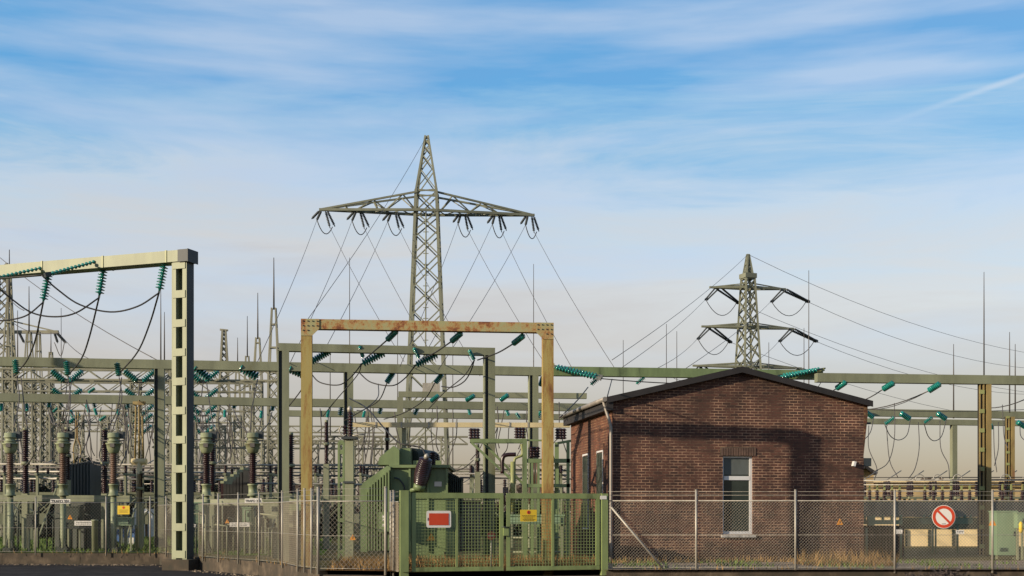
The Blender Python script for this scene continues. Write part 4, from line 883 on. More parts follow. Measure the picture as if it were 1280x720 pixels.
for li, (ua, ub, mids) in enumerate(leaves):
    lf = MB(); T = 0.09; Tt = 0.13
    lf.box(gp((ua+ub)/2, gz1-Tt/2), (ub-ua, 0.06, Tt), grm); lf.box(gp((ua+ub)/2, gz0+0.09), (ub-ua, 0.06, 0.09), grm)
    for u in (ua+T/2, ub-T/2): lf.box(gp(u, (gz0+0.14+gz1-Tt)/2), (T, 0.058, gz1-Tt-gz0-0.14), grm)
    for u in mids: lf.box(gp(u, (gz0+0.14+gz1-Tt)/2), (0.055, 0.05, gz1-Tt-gz0-0.14), grm)
    lo = lf.build('leaf_frame', 'gate_green', gt)
    b = MB(); k = int((ub-ua-0.2)/0.075)
    for i in range(k+1): u = ua+T+(ub-ua-2*T)*i/k; b.box(gp(u, (gz0+gz1)/2, -0.02), (0.011, 0.008, gz1-gz0-0.25), grm)
    k = int((gz1-gz0-0.25)/0.075)
    for i in range(k+1): z = gz0+0.14+(gz1-Tt-gz0-0.14)*i/k; b.box(gp((ua+ub)/2, z, -0.012), (ub-ua-2*T, 0.008, 0.011), grm)
    b.build('mesh_infill', 'gate_green', lo)
u = (leaves[0][1]+leaves[1][0])/2
b = MB(); b.box(gp(u+0.02, 1.36, 0.045), (0.13, 0.05, 0.2), grm); lk = b.build('lock_box', 'gate_green', gt)
b = MB(); b.tube([gp(u-0.1, 1.47, 0.09), gp(u+0.12, 1.47, 0.09)], 0.013, 6); b.tube([gp(u+0.12, 1.47, 0.09), gp(u+0.12, 1.47, 0.04)], 0.013, 6); b.build('handle', 'steel_dark', lk)
b = MB(); u2 = gu(757)
b.box(gp(gu(757.5)-0.1, 2.2, 0.09), (0.17, 0.01, 0.09), grm); o = b.build('number_plate', 'sign_white', gt)
# red sign
def rrect(b, c, w, h, t, rm, rad=0.03):
    pts = []; 
    for (sx, sz, a0) in ((1, -1, -90), (1, 1, 0), (-1, 1, 90), (-1, -1, 180)):
        for k in range(4):
            a = R(a0+30*k); pts.append(Vector(c)+rm @ Vector((sx*(w/2-rad)+rad*math.cos(a), 0, sz*(h/2-rad)+rad*math.sin(a))))
    b.prism(pts, rm @ Vector((0, -t, 0)))
p = gp(gu(548), P(0, 649, 29.9).z, 0.045); t = thing('red_sign', 'red rectangular sign in a white frame hung on the left gate leaf', 'sign', p, gang)
b = MB(); rrect(b, p, 0.60, 0.405, 0.012, grm, 0.04); b.build('frame', 'sign_white', t)
b = MB(); rrect(b, p+gnn*0.014, 0.48, 0.285, 0.006, grm, 0.004); b.build('panel', 'sign_red', t)
b = MB(); b.box(p+gnn*0.016+gd*-0.265, (0.02, 0.006, 0.07), grm); b.build('edge_mark', 'sign_black', t)
# yellow sign
p = gp(gu(660), P(0, 644.5, 30.5).z, 0.045); t = thing('yellow_sign', 'yellow notice with a red disc on the right gate leaf', 'sign', p, gang)
b = MB(); rrect(b, p, 0.42, 0.29, 0.01, grm, 0.015); b.build('panel', 'sign_yellow', t)
b = MB(); b.lathe([(0.045, 0), (0.045, 0.004)], p+gnn*0.011+Vector((0, 0, 0.08)), (gnn.to_track_quat('Z', 'Y')).to_matrix(), 14, False); b.build('red_disc', 'sign_red', t)
b = MB(); b.box(p+gnn*0.016+Vector((0, 0, 0.08)), (0.02, 0.004, 0.05), grm)
for k, (z, ww) in enumerate(((0.0, .34), (-.03, .30), (-.06, .22), (-.09, .30), (-.115, .26))): 
    u = -ww/2
    while u < ww/2: l = rnd.uniform(.02, .055); b.box(p+gnn*0.012+gd*(u+l/2)+Vector((0, 0, z)), (l, 0.004, 0.010), grm); u += l+0.012
b.build('notice_print', 'sign_black', t)
p = gp(gu(617.5), P(0, 670, 30.2).z, -0.3); t = thing('pink_sign', 'round faded red disc sign seen through the left gate leaf near the middle', 'sign', p, gang)
b = MB(); b.lathe([(0.11, 0), (0.11, 0.01)], p, (gnn.to_track_quat('Z', 'Y')).to_matrix(), 18, False); b.build('disc', 'sign_pink', t)
b = MB(); b.tube([(p.x, p.y+0.02, G0), (p.x, p.y+0.02, p.z+0.1)], 0.02, 6); b.build('stake', 'galvanised', t)
b = MB(); b.box(p+gnn*0.014, (0.14, 0.004, 0.03), grm); b.build('white_bar', 'sign_white', t)
# round prohibition sign on the right fence
p = P(1179.5, 646, 30.85); t = thing('prohibition_sign', 'round white sign with red ring and diagonal bar, wired to the right fence', 'sign', p)
rq = Matrix.Rotation(R(90), 3, 'X')
b = MB(); b.lathe([(0.29, 0), (0.29, 0.008)], p, rq, 40, False); b.build('back_plate', 'sign_white', t)
b = MB(); n = 48; i0 = 0; ro, ri = 0.277, 0.205
for k in range(n):
    a = 2*math.pi*k/n; 
    for rr in (ro, ri): b.v.append(p+Vector((rr*math.cos(a), -0.012, rr*math.sin(a))))
for k in range(n): a = 2*k; c_ = 2*((k+1) % n); b.face([a, a+1, c_+1, c_])
b.box(p+Vector((0, -0.0125, 0)), (0.43, 0.003, 0.052), Matrix.Rotation(R(45), 3, 'Y')); b.build('red_ring_and_bar', 'sign_red', t)
b = MB(); b.box(p+Vector((0, -0.013, -0.175)), (0.10, 0.002, 0.012)); b.build('small_print', 'sign_black', t)
b = MB()
# yellow notice on left fence
p = P(154.5, 637.5, 44.2); t = thing('yellow_sign', 'yellow notice with a dark red disc on the far left fence', 'sign', p)
b = MB(); rrect(b, p, 0.43, 0.31, 0.01, RZ(0), 0.015); b.build('panel', 'sign_yellow', t)
b = MB(); b.lathe([(0.045, 0), (0.045, 0.004)], p+Vector((0, -0.011, 0.085)), rq, 12, False); b.build('red_disc', 'sign_red', t)
b = MB()
for z, ww in ((-.0, .34), (-.04, .28), (-.08, .3)): b.box(p+Vector((0, -0.012, z)), (ww, 0.003, 0.010))
b.build('notice_print', 'sign_black', t)
warn_triangle('orange warning triangle on the front of the green transformer, low behind the gate', P(539, 675.5, 34.35), 0.24, 0)
warn_triangle('orange warning triangle on the grey cabinet behind the far left fence', P(87.5, 649, 46.4), 0.19, 0)
warn_triangle('narrow orange warning triangle behind the fence right of the ladder gantry', P(284, 654, 42), 0.16, 0)
warn_triangle('orange warning triangle on the green cabinet post at the right edge', P(1240.5, 657, 36.5), 0.24, 0)
warn_triangle('orange warning triangle beside the big green column left of the transformer', P(441, 675, 34.4), 0.18, 0)
def panel_sign(label, x0, y0, x1, y1, Y, mat, txt=None, size=0.11):
    c = (P(x0, y0, Y)+P(x1, y1, Y))/2; w_s = (x1-x0)/F*Y; h_s = (y1-y0)/F*Y
    t = thing('name_plate', label, 'sign', c); b = MB(); b.box(c, (w_s, 0.012, h_s)); b.build('plate', mat, t)
    if txt: textmesh(txt, size, t, 'sign_black', c+Vector((0, -0.009, 0)), RZ(0))
    else:
        b = MB(); u = -w_s*.4
        while u < w_s*.35: l = rnd.uniform(.02, .06); b.box(c+Vector((u+l/2, -0.009, h_s*.15)), (l, 0.003, h_s*.14)); b.box(c+Vector((u+l/2, -0.009, -h_s*.2)), (l*.8, 0.003, h_s*.12)); u += l+.02
        b.build('plate_print', 'sign_black', t)
panel_sign('white plate reading TRAFO 201 on the left switchgear column', 63, 624, 88, 629.5, 44.8, 'sign_white', 'TRAFO 201', 0.135)
panel_sign('white plate reading TRAFO 202 on the switchgear column right of the ladder gantry', 306, 623, 327, 629.5, 42.5, 'sign_white', 'TRAFO 202', 0.11)
panel_sign('long whitish label strip on pipework behind the far left fence', 93, 651, 117, 657, 45.8, 'sign_white')
panel_sign('long whitish label strip behind the fence right of the ladder gantry', 287, 653, 312, 658.5, 42, 'sign_white')
panel_sign('small white plate behind the right fence, left of the round sign', 1118.5, 662, 1128, 667, 37, 'sign_white')
panel_sign('small white plate behind the right fence, right of the round sign', 1195, 662.5, 1205, 667.5, 37, 'sign_white')
panel_sign('small white plate on the box just right of the ladder gantry', 238, 655, 245, 659, 43.5, 'sign_white')

# ------------------------------------------------------------------ switchgear on the left
def shed_profile(n, r_core, r_out, L, z0=0.0):
    pr = [(r_core, z0)]
    for i in range(n):
        z = z0+L*i/n; st = L/n; pr += [(r_core, z+st*0.15), (r_out, z+st*0.35), (r_out, z+st*0.45), (r_core, z+st*0.8)]
    pr.append((r_core, z0+L)); return pr
def current_transformer(label, px, Y, group, shed='porcelain_lit', yshift=0):
    s = Y/F; x = X(px, Y)
    zc = lambda py: P(0, py+yshift, Y).z
    t = thing('current_transformer', label, 'current transformer', (x, Y, G0), 0, group)
    b = MB(); b.lathe([(0.09, 0), (0.11, 0.03), (0.11, zc(620)-G0)], (x, Y, G0-0.0), n=10); b.build('support_tube', 'ct_paint', t)
    b = MB(); b.box((x, Y, G0+0.05), (0.42, 0.42, 0.22)); 
    for sx in (-1, 1):
        for sy in (-1, 1): b.bar((x+sx*.12, Y+sy*.12, G0+.14), (x+sx*.04, Y+sy*.04, G0+0.6), 0.04)
    b.build('foot', 'dark_green', t)
    z1_, z2_ = zc(620), zc(605)
    b = MB(); b.lathe([(0.20, 0), (0.20, 0.05), (0.155, 0.06), (0.155, z2_-z1_-0.06), (0.19, z2_-z1_-0.05), (0.19, z2_-z1_)], (x, Y, z1_), n=14); b.build('base_tank', 'ct_paint', t)
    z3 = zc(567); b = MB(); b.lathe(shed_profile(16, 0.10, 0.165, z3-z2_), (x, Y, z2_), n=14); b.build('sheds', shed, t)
    z4 = zc(541)
    h = z4-z3
    b = MB(); b.lathe([(0.13, 0), (0.18, 0.06*h), (0.24, 0.25*h), (0.26, 0.44*h), (0.29, 0.45*h), (0.29, 0.50*h), (0.20, 0.53*h), (0.20, 0.56*h), (0.235, 0.57*h), (0.235, 0.61*h), (0.175, 0.62*h), (0.175, 0.75*h), (0.225, 0.76*h), (0.225, 0.80*h), (0.21, 0.81*h), (0.21, 0.97*h), (0.17, h)], (x, Y, z3), n=16); hd = b.build('head', 'ct_paint', t)
    b = MB(); b.box((x+0.05, Y-0.28, z3+.38*h), (0.16, 0.12, 0.14)); b.tube([(x-.42, Y, z3+.62*h), (x+.38, Y, z3+.62*h)], 0.025, 6); b.build('terminals', 'wire_grey', hd)
    b = MB(); b.box((x+0.22, Y+0.14, z3+h*0.9), (0.24, 0.24, 0.26)); b.build('terminal_box', 'steel_dark', hd)
g = 'current transformers in the front left row'
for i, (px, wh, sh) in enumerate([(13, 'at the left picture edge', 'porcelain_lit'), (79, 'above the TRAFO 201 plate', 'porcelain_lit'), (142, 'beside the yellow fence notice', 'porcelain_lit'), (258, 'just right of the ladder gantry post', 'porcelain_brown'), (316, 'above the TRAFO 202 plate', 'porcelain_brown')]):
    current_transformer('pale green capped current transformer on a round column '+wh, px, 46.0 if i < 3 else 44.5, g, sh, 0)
def breaker(label, px, Y, ytop, ybot, group, w=0.16, sup=True, mat='porcelain_brown'):
    x = X(px, Y); zt = P(0, ytop, Y).z; zb = P(0, ybot, Y).z; zm = (zt*.48+zb*.52)
    t = thing('post_insulator', label, 'insulator', (x, Y, G0), 0, group)
    for a, c in ((zb, zm-0.06), (zm+0.06, zt)):
        b = MB(); b.lathe(shed_profile(14, w*0.62, w, c-a), (x, Y, a), n=12); b.build('sheds', mat, t)
    b = MB(); b.lathe([(w*1.1, 0), (w*1.1, 0.12)], (x, Y, zm-0.06), n=10); b.build('middle_flange', 'grey_green_paint', t); b = MB(); b.lathe([(w*.7, 0), (w*.7, 0.1)], (x, Y, zt), n=10); b.build('top_cap', 'grey_green_paint', t)
    if sup: b = MB(); b.box((x, Y, (G0+zb)/2), (0.22, 0.22, zb-G0)); b.build('pedestal', 'grey_green_paint', t)
g = 'tall dark red post insulators'
for px, Y, yt, yb, wh in [(32, 48, 538, 617, 'between the two leftmost current transformers'), (84, 48.5, 537, 600, 'half hidden behind the second current transformer'), (131, 48, 538, 617, 'left of the current transformer by the yellow notice'), (265, 46.5, 540, 615, 'behind the first unit right of the ladder gantry'), (363, 45.5, 544, 617, 'between the green portal post and the rusty post'), (408, 50, 528, 580, 'left of the big green column'), (484, 52, 535, 563, 'behind the transformer hood'), (597, 50, 558, 590, 'slim, left of the green portal right post'), (175, 50, 592, 628, 'short, between the yellow notice and the long beam column')]:
    breaker('tall dark red ribbed post insulator '+wh, px, Y, yt, yb, g, 0.15 if px not in (408, 484, 597) else 0.10)
b = MB(); b.bar(P(-8, 622.5, 46.8), P(163, 623.5, 46.8), 0.2, 0.24); t = tag(b.build('support_beam', 'grey_green_paint'), 'green steel beam tying the left current transformers at fence height', 'beam')
b = MB(); b.bar(P(226, 628, 44.9), P(385, 628, 43.5), 0.2, 0.22); t = tag(b.build('support_beam', 'grey_green_paint'), 'green steel beam behind the fence right of the ladder gantry', 'beam')
b = MB(); b.bar(P(352, 634, 40), P(384, 634, 40), 0.16, 0.2); tag(b.build('support_beam', 'green_paint'), 'short green beam between the green portal and the rusty post', 'beam')
# busbars
for i, (y, Y, x0, x1) in enumerate([(580, 52, -20, 485), (584, 53, -20, 485), (589, 54, -20, 300), (593, 55, -20, 485), (598, 56, -20, 300), (586, 56, 560, 712), (592, 52, 560, 712), (597, 57, 575, 712), (604, 50, 300, 480)]):
    b = MB(); b.tube([P(x0, y, Y), P(x1, y+2.0, Y+0.5)], 0.045, 6)
    tag(b.build('busbar', 'wire_grey' if i % 2 else 'galvanised'), 'long level tubular busbar crossing behind the %s, %s' % ('switchgear' if x0 < 400 else 'disconnector frame', ['highest and nearest', 'second from the top', 'third from the top', 'fourth from the top', 'lowest of the long ones', 'highest', 'middle', 'lowest', 'short one left of the transformer'][i]), 'busbar', 'level busbars')
# supports for busbars
for i, px in enumerate((20, 60, 108, 168, 225, 290, 345, 400, 455, 590, 640, 700)):
    b = MB(); x, Yb_ = X(px, 53.5), 53.5; zt = P(0, 594, 53.5).z
    t = thing('busbar_support', 'slim steel trestle carrying the level busbars, %s' % ordn(i, 12), 'support', (x, Yb_, G0), 0, 'busbar trestles')
    for e in (-1.2, 1.2): b.bar((x, Yb_+e, G0), (x, Yb_+e, zt), 0.1)
    b.bar((x, Yb_-1.4, zt), (x, Yb_+3, zt), 0.1); b.bar((x, Yb_-1.2, G0+.3), (x, Yb_+1.2, zt-.3), 0.06); b.build('frame', 'grey_green_paint', t)
    b = MB()
    for e in (-1.2, 0, 1.2): b.lathe(shed_profile(5, .05, .09, .33), (x, Yb_+e, zt+.05), n=8)
    b.build('insulators', 'porcelain_brown', t)
# rows of three post disconnectors behind
def row_disc(x, Y, label, proto=[None]):
    if proto[0] is None:
        t = thing('row_disconnector', label, 'disconnector', (0, 0, G0), 0, 'background disconnectors')
        for e in (-1.1, 1.1):
            b = MB(); b.box((e, 0, G0+1.15), (.12, .12, 2.3)); b.build('leg', 'grey_green_paint', t)
        b = MB(); b.box((0, 0, G0+2.36), (3.0, .16, .12)); b.bar((-1.1, 0, G0+1.2), (0, 0, G0+2.28), .05); b.bar((1.1, 0, G0+1.2), (0, 0, G0+2.28), .05); b.box((.5, -.15, G0+1.2), (.35, .25, .5)); b.build('base_frame', 'far_green_paint', t)
        for e in (-1.3, 0, 1.3):
            b = MB(); b.lathe(shed_profile(7, .06, .11, .85), (e, 0, G0+2.43), n=8); b.build('post_insulator', 'porcelain_brown', t)
        b = MB(); b.tube([(-1.3, 0, G0+3.34), (0, 0, G0+3.36), (.9, 0, G0+3.9)], .03, 5); b.tube([(0, 0, G0+3.36), (1.3, 0, G0+3.34)], .03, 5); b.build('switch_arm', 'galvanised', t); proto[0] = t
    else: t = copy_tree(proto[0])
    t.location = (x, Y, G0); t.rotation_euler = (0, 0, R(12)+rnd.uniform(-.05, .05)); return tag(t, label, 'disconnector', 'background disconnectors')
for row, (Y, px0, px1, n) in enumerate([(57, -8, 340, 9), (66, 10, 600, 12), (78, 20, 700, 12)]):
    for k in range(n): px = px0+(px1-px0)*k/(n-1)+rnd.uniform(-4, 4); row_disc(X(px, Y), Y, 'three post disconnector in the %s background row, %s' % (['nearest', 'middle', 'farthest'][row], ordn(k, n)))
for i, (px0, px1, Y, h) in enumerate([(-40, 80, 86, 2.3), (84, 180, 88, 2.5), (190, 330, 86, 2.3), (335, 440, 70, 1.9), (575, 700, 72, 1.9)]):
    r = random.Random(60+i); b = MB(); x0, x1 = X(px0, Y), X(px1, Y)
    for _ in range(6500):
        x = r.uniform(x0, x1); y = Y+r.uniform(-.5, .5); z = G0+h*(1+.18*math.sin(x*1.3)+.1*math.sin(x*3.7))*r.random()**.6
        a = Vector((r.uniform(-1, 1), r.uniform(-1, 1), r.uniform(-1, 1))).normalized(); e = a.orthogonal().normalized(); l = .10*r.uniform(.6, 1.5); p = Vector((x, y, z)); b.poly([p-a*l, p+e*l*.5, p+a*l, p-e*l*.5])
    t = thing('hedge', 'dark dense hedge behind the switchgear, %s section' % ordn(i, 5), 'hedge', ((x0+x1)/2, Y, G0), 0, 'hedges behind the switchgear'); b.build('foliage', 'evergreen', t)
    b = MB()
    k = x0
    while k < x1: b.tube([(k, Y, G0), (k+.1, Y, G0+h*.8)], .05, 4); k += 1.1
    b.build('stems', 'bark', t)
for k in range(9): row_disc(X(1050+k*29, 70), 70, 'three post disconnector behind the low shed, %s' % ordn(k, 9))
# cooling fin banks behind
def fin_bank(label, px0, px1, Y0, Y1, yt0, yt1, yb, mat, topmat, n=8):
    t = thing('radiator_bank', label, 'radiator', (X((px0+px1)/2, (Y0+Y1)/2), (Y0+Y1)/2, G0))
    b = MB(); bt = MB()
    for k in range(n):
        f = k/(n-1); px = px0+(px1-px0)*f; Y = Y0+(Y1-Y0)*f; zt = P(0, yt0+(yt1-yt0)*f, Y).z; zb = P(0, yb, Y).z
        x = X(px, Y); b.box((x, Y, (zt+zb)/2), (0.10, 1.4, zt-zb)); bt.box((x, Y, zt+0.05), (0.13, 1.4, 0.09))
    b.build('fins', mat, t); bt.build('fin_caps', topmat, t)
    b = MB(); a = P(px0, yb, Y0); c = P(px1, yb, Y1); b.bar(Vector((a.x, a.y+.3, (G0+a.z)/2)), Vector((c.x, c.y+.3, (G0+a.z)/2)), 1.5, a.z-G0-0.02); b.build('tank', 'dark_green', t)
fin_bank('dark finned radiator bank between the second and third current transformers', 87, 118, 49, 51, 585, 580, 620, 'steel_dark', 'steel_dark', 9)
fin_bank('dark red finned radiator bank with sloping pale caps, left of the green portal', 283, 307, 46.5, 49.5, 605, 588, 623, 'porcelain_brown', 'pale_green_paint', 7)
# cabinets and pipes behind the left fences
def cabinet(label, x0, y0, x1, y1, Y, mat, legs=True, depth=0.4, door=True):
    a = P(x0, y1, Y); c = P(x1, y0, Y); t = thing('control_cabinet', label, 'cabinet', ((a.x+c.x)/2, Y+depth/2, G0))
    b = MB(); b.span((a.x, Y, a.z), (c.x, Y+depth, c.z)); b.span((a.x-.03, Y-.03, c.z+.001), (c.x+.03, Y+depth+.03, c.z+.04)); b.build('housing', mat, t)
    if door:
        b = MB(); b.span((a.x+.04, Y-.015, a.z+.04), (c.x-.04, Y-.003, c.z-.04)); d = b.build('door', mat, t)
        b = MB(); b.span((c.x-.1, Y-.04, (a.z+c.z)/2-.07), (c.x-.075, Y-.017, (a.z+c.z)/2+.07)); b.build('handle', 'steel_dark', d)
    if legs and a.z > G0+.05:
        for x in (a.x+.05, c.x-.05): b = MB(); b.span((x-.03, Y+.1, G0), (x+.03, Y+.16, a.z-.002)); b.build('leg', 'grey_green_paint', t)
cabinet('grey green box on legs beside the ladder gantry post', 238, 629, 254, 655, 43.8, 'cabinet_green')
cabinet('small flat green box under the yellow fence notice', 147, 648, 164, 657, 46, 'cabinet_green')
cabinet('dark box with warning triangle behind the far left fence', 78, 634, 100, 661, 46.6, 'dark_green')
cabinet('small dark box left of the TRAFO 201 column', 33, 644, 43, 660, 46, 'dark_green')
cabinet('pale box behind the fence, right of the ladder gantry', 303, 635, 313, 652, 43, 'cabinet_green')
cabinet('tall green box behind the fence left of the rusty post', 329, 626, 350, 648, 43, 'grey_green_paint')
cabinet('dark green low tank box just left of the fence corner', 341, 661, 372, 698, 37.5, 'dark_green', False, 0.8)
for i in range(14):
    b = MB()
    px = 8+i*8.2+rnd.uniform(-2, 2); Yp = rnd.uniform(47, 50); x = X(px, Yp); h = P(0, rnd.uniform(628, 660), Yp).z
    b.tube([(x, Yp, G0), (x, Yp, h), (x+rnd.uniform(-.5, .5), Yp+.3, h+.1)], 0.035, 6)
    tag(b.build('conduit_pipe', 'dark_green'), 'thin dark upright conduit standing behind the far left fence', 'pipe', 'conduits behind the far left fence')
for i in range(18):
    b = MB()
    px = 236+i*7+rnd.uniform(-2, 2); Yp = rnd.uniform(41.5, 46) if px < 330 else rnd.uniform(38, 42); x = X(px, Yp); h = P(0, rnd.uniform(628, 665), Yp).z
    b.tube([(x, Yp, G0), (x, Yp, h), (x+rnd.uniform(-.7, .7), Yp+.3, h+.05)], 0.03, 6)
    tag(b.build('conduit_pipe', 'far_green_paint'), 'thin pale upright conduit behind the fence right of the ladder gantry', 'pipe', 'conduits right of the ladder gantry')
b = MB(); x = X(118.5, 45.6); b.lathe([(0.11, 0), (0.11, 1.13), (0.13, 1.14), (0.13, 1.2)], (x, 45.6, G0), n=12); tag(b.build('short_pipe', 'pale_green_paint'), 'thick short pale green pipe standing on the lawn behind the left fence', 'pipe')
b = MB(); x = X(170.5, 46.5); b.lathe([(0.05, 0), (0.05, 0.9), (0.06, 0.9), (0.06, 1.0)], (x, 46.5, G0), n=10); tag(b.build('short_pipe', 'pale_green_paint'), 'slim short pale green pipe standing on the lawn right of the yellow notice', 'pipe')
b = MB(); b.span((X(143, 60), 60, G0), (X(168, 60), 61.2, G0+0.55)); b.span((X(145, 60), 59.9, G0+.55), (X(166, 60), 61.3, G0+0.68)); tag(b.build('covered_stack', 'blue_cover'), 'low stack under a blue cover behind the lawn', 'stack')
b = MB(); b.span((X(152, 58), 58, G0), (X(167, 58), 58.1, G0+.32)); tag(b.build('low_board', 'sign_white'), 'low white board in front of the blue covered stack', 'board')
for i, (x0, y0, x1, y1) in enumerate([(50, 636, 63, 644), (48, 652, 60, 672), (167, 636, 184, 641), (181, 641, 190, 656)]):
    Yc = 75; a = P(x0, y1, Yc); c = P(x1, y0, Yc); b = MB(); b.span((a.x, Yc, G0), (c.x, Yc+2, c.z)); 
    for k in range(4): b.span((a.x+(c.x-a.x)*k/3-.03, Yc-.05, G0), (a.x+(c.x-a.x)*k/3+.03, Yc-.002, c.z+.05))
    tag(b.build('white_container', 'van_white'), 'white ribbed container far behind the left fence, %s' % ordn(i, 4), 'container', 'white containers')
# orange earthing rods in the lattice
t = thing('earthing_switch', 'pair of bright yellow earthing rods hanging above the left switchgear', 'rods', P(96, 540, 50))
b = MB(); b.tube(spline([P(95, 515, 50), P(95, 545, 50), P(92, 560, 50), P(93, 580, 50)]), 0.03, 6); b.tube(spline([P(98, 515, 50), P(97, 545, 50), P(101, 560, 50), P(100, 580, 50)]), 0.03, 6); b.build('rods', 'rust_yellow', t)
t = thing('earthing_switch', 'yellow rod frame with white insulator head right of the middle current transformer', 'rods', P(174, 576, 50))
b = MB()
for dx, y0, y1 in ((-4, 506, 574), (0, 500, 574), (4, 520, 574)): b.tube([P(174+dx, y0, 50), P(174+dx*1.3, y1, 50)], 0.04, 6)
b.box(P(174, 504, 50), (0.5, 0.1, 0.14)); b.build('rods', 'rust_yellow', t)
b = MB(); p = P(174, 577, 50); b.tube([p-Vector((.3, 0, 0)), p+Vector((.3, 0, 0))], 0.13, 10); b.lathe([(.12, 0), (.12, p.z-G0)], (p.x, p.y, G0), n=8); b.build('head', 'cream_paint', t)

# ------------------------------------------------------------------ green column with post insulators (left of transformer)
Y = 35.2; x = X(437, Y)
t = thing('switch_column', 'thick green column topped by brown post insulators, left of the green transformer', 'column', (x, Y, G0))
b = MB(); b.box((x, Y, (G0+P(0, 550, Y).z)/2), (0.24, 0.24, P(0, 550, Y).z-G0)); b.build('column', 'grey_green_paint', t)
b = MB(); b.box((x, Y, P(0, 549, Y).z+.03), (0.42, 0.42, 0.07)); b.box((x, Y, P(0, 603, Y).z), (0.32, 0.32, 0.06)); b.build('flange_plates', 'steel_dark', t)
b = MB(); b.lathe(shed_profile(9, .05, .085, P(0, 515, Y).z-P(0, 547, Y).z), (x+.02, Y, P(0, 547, Y).z), n=10); b.lathe(shed_profile(4, .05, .085, .35), (x-.14, Y+.1, P(0, 547, Y).z), n=10); b.build('post_insulators', 'porcelain_brown', t)
b = MB(); b.lathe([(.06, 0), (.07, .1), (.03, .16)], (x+.0, Y, P(0, 515, Y).z), n=10); b.tube([P(436, 546, Y), P(448, 543, Y), P(455, 543, Y)], 0.025, 6); b.tube(spline([P(427, 532, Y), P(424, 538, Y), P(428, 545, Y), P(433, 543, Y)]), 0.018, 5); b.build('contacts', 'galvanised', t)
t = thing('cable_post', 'slim pale green open post beside the thick green column', 'post', (X(427, 36), 36, G0))
b = MB(); 
for px in (423.5, 429.5): b.bar((X(px, 36), 36, G0), (X(px, 36), 36, P(0, 553, 36).z), 0.06)
for py in (553, 565, 600, 650, 690): b.bar(P(423.5, py, 36), P(429.5, py, 36), 0.05, 0.12)
b.build('frame', 'green_paint', t)
cable(spline([P(437, 498, 45), P(458, 510, 42), P(480, 535, 38), P(498, 553, 36.5), P(515, 557, 36.3), P(527, 560, 36), P(532, 570, 35.8)]), 0.024, 'thick black cable swooping down to the transformer bushing', None)
cable(spline([P(446, 513, 38), P(455, 512, 38), P(472, 497, 40), P(473, 480, 42)]), 0.016, 'thin cable curling over the thick green column', None)

# ------------------------------------------------------------------ transformer
tx0 = X(486, 35.6)
t = thing('power_transformer', 'big green power transformer behind the gate with a dark red tilted bushing', 'transformer', (X(525, 36.5), 36.5, G0))
ya, yb = 35.4, 38.6
def TS(x0, y0, x1, y1, Ya, Yb, b):     # box given by its front face outline and depth range
    a = P(x0, y1, Ya); c = P(x1, y0, Ya); b.span((a.x, Ya, max(a.z, G0)), (c.x, Yb, c.z)); return b
b = MB(); TS(489, 585, 559, 700, ya, yb, b); b.build('tank', 'green_paint', t)
b = MB(); TS(486, 581, 562, 584.6, ya-.12, yb+.1, b); TS(488, 621, 561, 623.5, ya-.06, ya-.002, b)
b.build('tank_rim', 'green_paint', t)
b = MB()
for px in (489.5, 512, 535, 558.5): TS(px-1.2, 586, px+1.2, 690, ya-.09, ya-.003, b)
b.build('tank_stiffeners', 'green_paint', t)
b = MB(); TS(500, 560.5, 513, 580.5, ya+.3, yb-.6, b); b.build('top_box', 'green_paint', t)
b = MB(); p = P(521, 571, 36.6); b.tube([p+Vector((-.18, -.2, 0)), p+Vector((.35, 1.6, 0))], 0.26, 14); b.build('conservator', 'dark_green', t)
# left hood: sloping cable box
b = MB(); q = [P(472, 581, ya), P(474, 572, ya), P(492, 557, ya), P(499, 562, ya), P(499, 581, ya)]; b.prism(q, (0, 1.0, 0)); b.build('cable_hood', 'green_paint', t)
# radiator at left: sloping header and fins
r_ = MB(); q = [P(450.5, 611, ya-.3), P(453, 604, ya-.3), P(484, 582, ya-.3), P(488, 584, ya-.3), P(488, 589, ya-.3), P(466, 606, ya-.3), P(459, 616, ya-.3), P(459, 690, ya-.3), P(450.5, 690, ya-.3)]; r_.prism(q, (0, 0.25, 0)); ro_ = r_.build('radiator_header', 'green_paint', t)
b = MB()
for k in range(8):
    px = 462+k*3.5; yt = 611-(px-459)*0.85; a = P(px, 688, ya-.2); c = P(px, max(yt, 588), ya-.2)
    b.span((a.x-.022, ya-.42, a.z), (a.x+.022, ya+.9, c.z))
b.build('radiator_fins', 'green_paint', t)
b = MB(); TS(459, 610, 489, 690, ya+.95, ya+1.0, b); b.build('radiator_back', 'dark_green', t)
b = MB()
for px in (490, 558): TS(px-3, 690, px+3, 703, ya, ya+.3, b)
TS(489, 697, 559, 703, ya+.3, yb-.2, b); b.build('skid', 'dark_green', t)
# bushings
d = (P(532.5, 573, 35.0)-P(525, 605, 35.25)); L = d.length; rm = d.to_track_quat('Z', 'Y').to_matrix()
b = MB(); pr = [(0.11, 0)]; n = 14
for i in range(n):
    f = i/n; rr = 0.19+0.05*math.sin(math.pi*min(1, f*1.15)); pr += [(rr*.82, L*(f+.1/n)), (rr, L*(f+.35/n)), (rr, L*(f+.5/n)), (rr*.82, L*(f+.85/n))]
pr += [(0.08, L)]
b.lathe(pr, P(525, 605, 35.25), rm, 16); bu = b.build('bushing', 'porcelain_brown', t)
b = MB(); b.lathe([(.17, -.16), (.17, 0.0), (.12, .001)], P(525, 605, 35.25), rm, 12); b.tube([P(524, 608, 35.3), P(519, 612, 35.3), P(513, 613, 35.35)], .06, 8); b.build('bushing_flange', 'green_paint', bu)
b = MB(); b.lathe([(.07, 0), (.07, .08), (.03, .14)], P(532.5, 573, 35.0), rm, 10); b.build('bushing_cap', 'galvanised', bu)
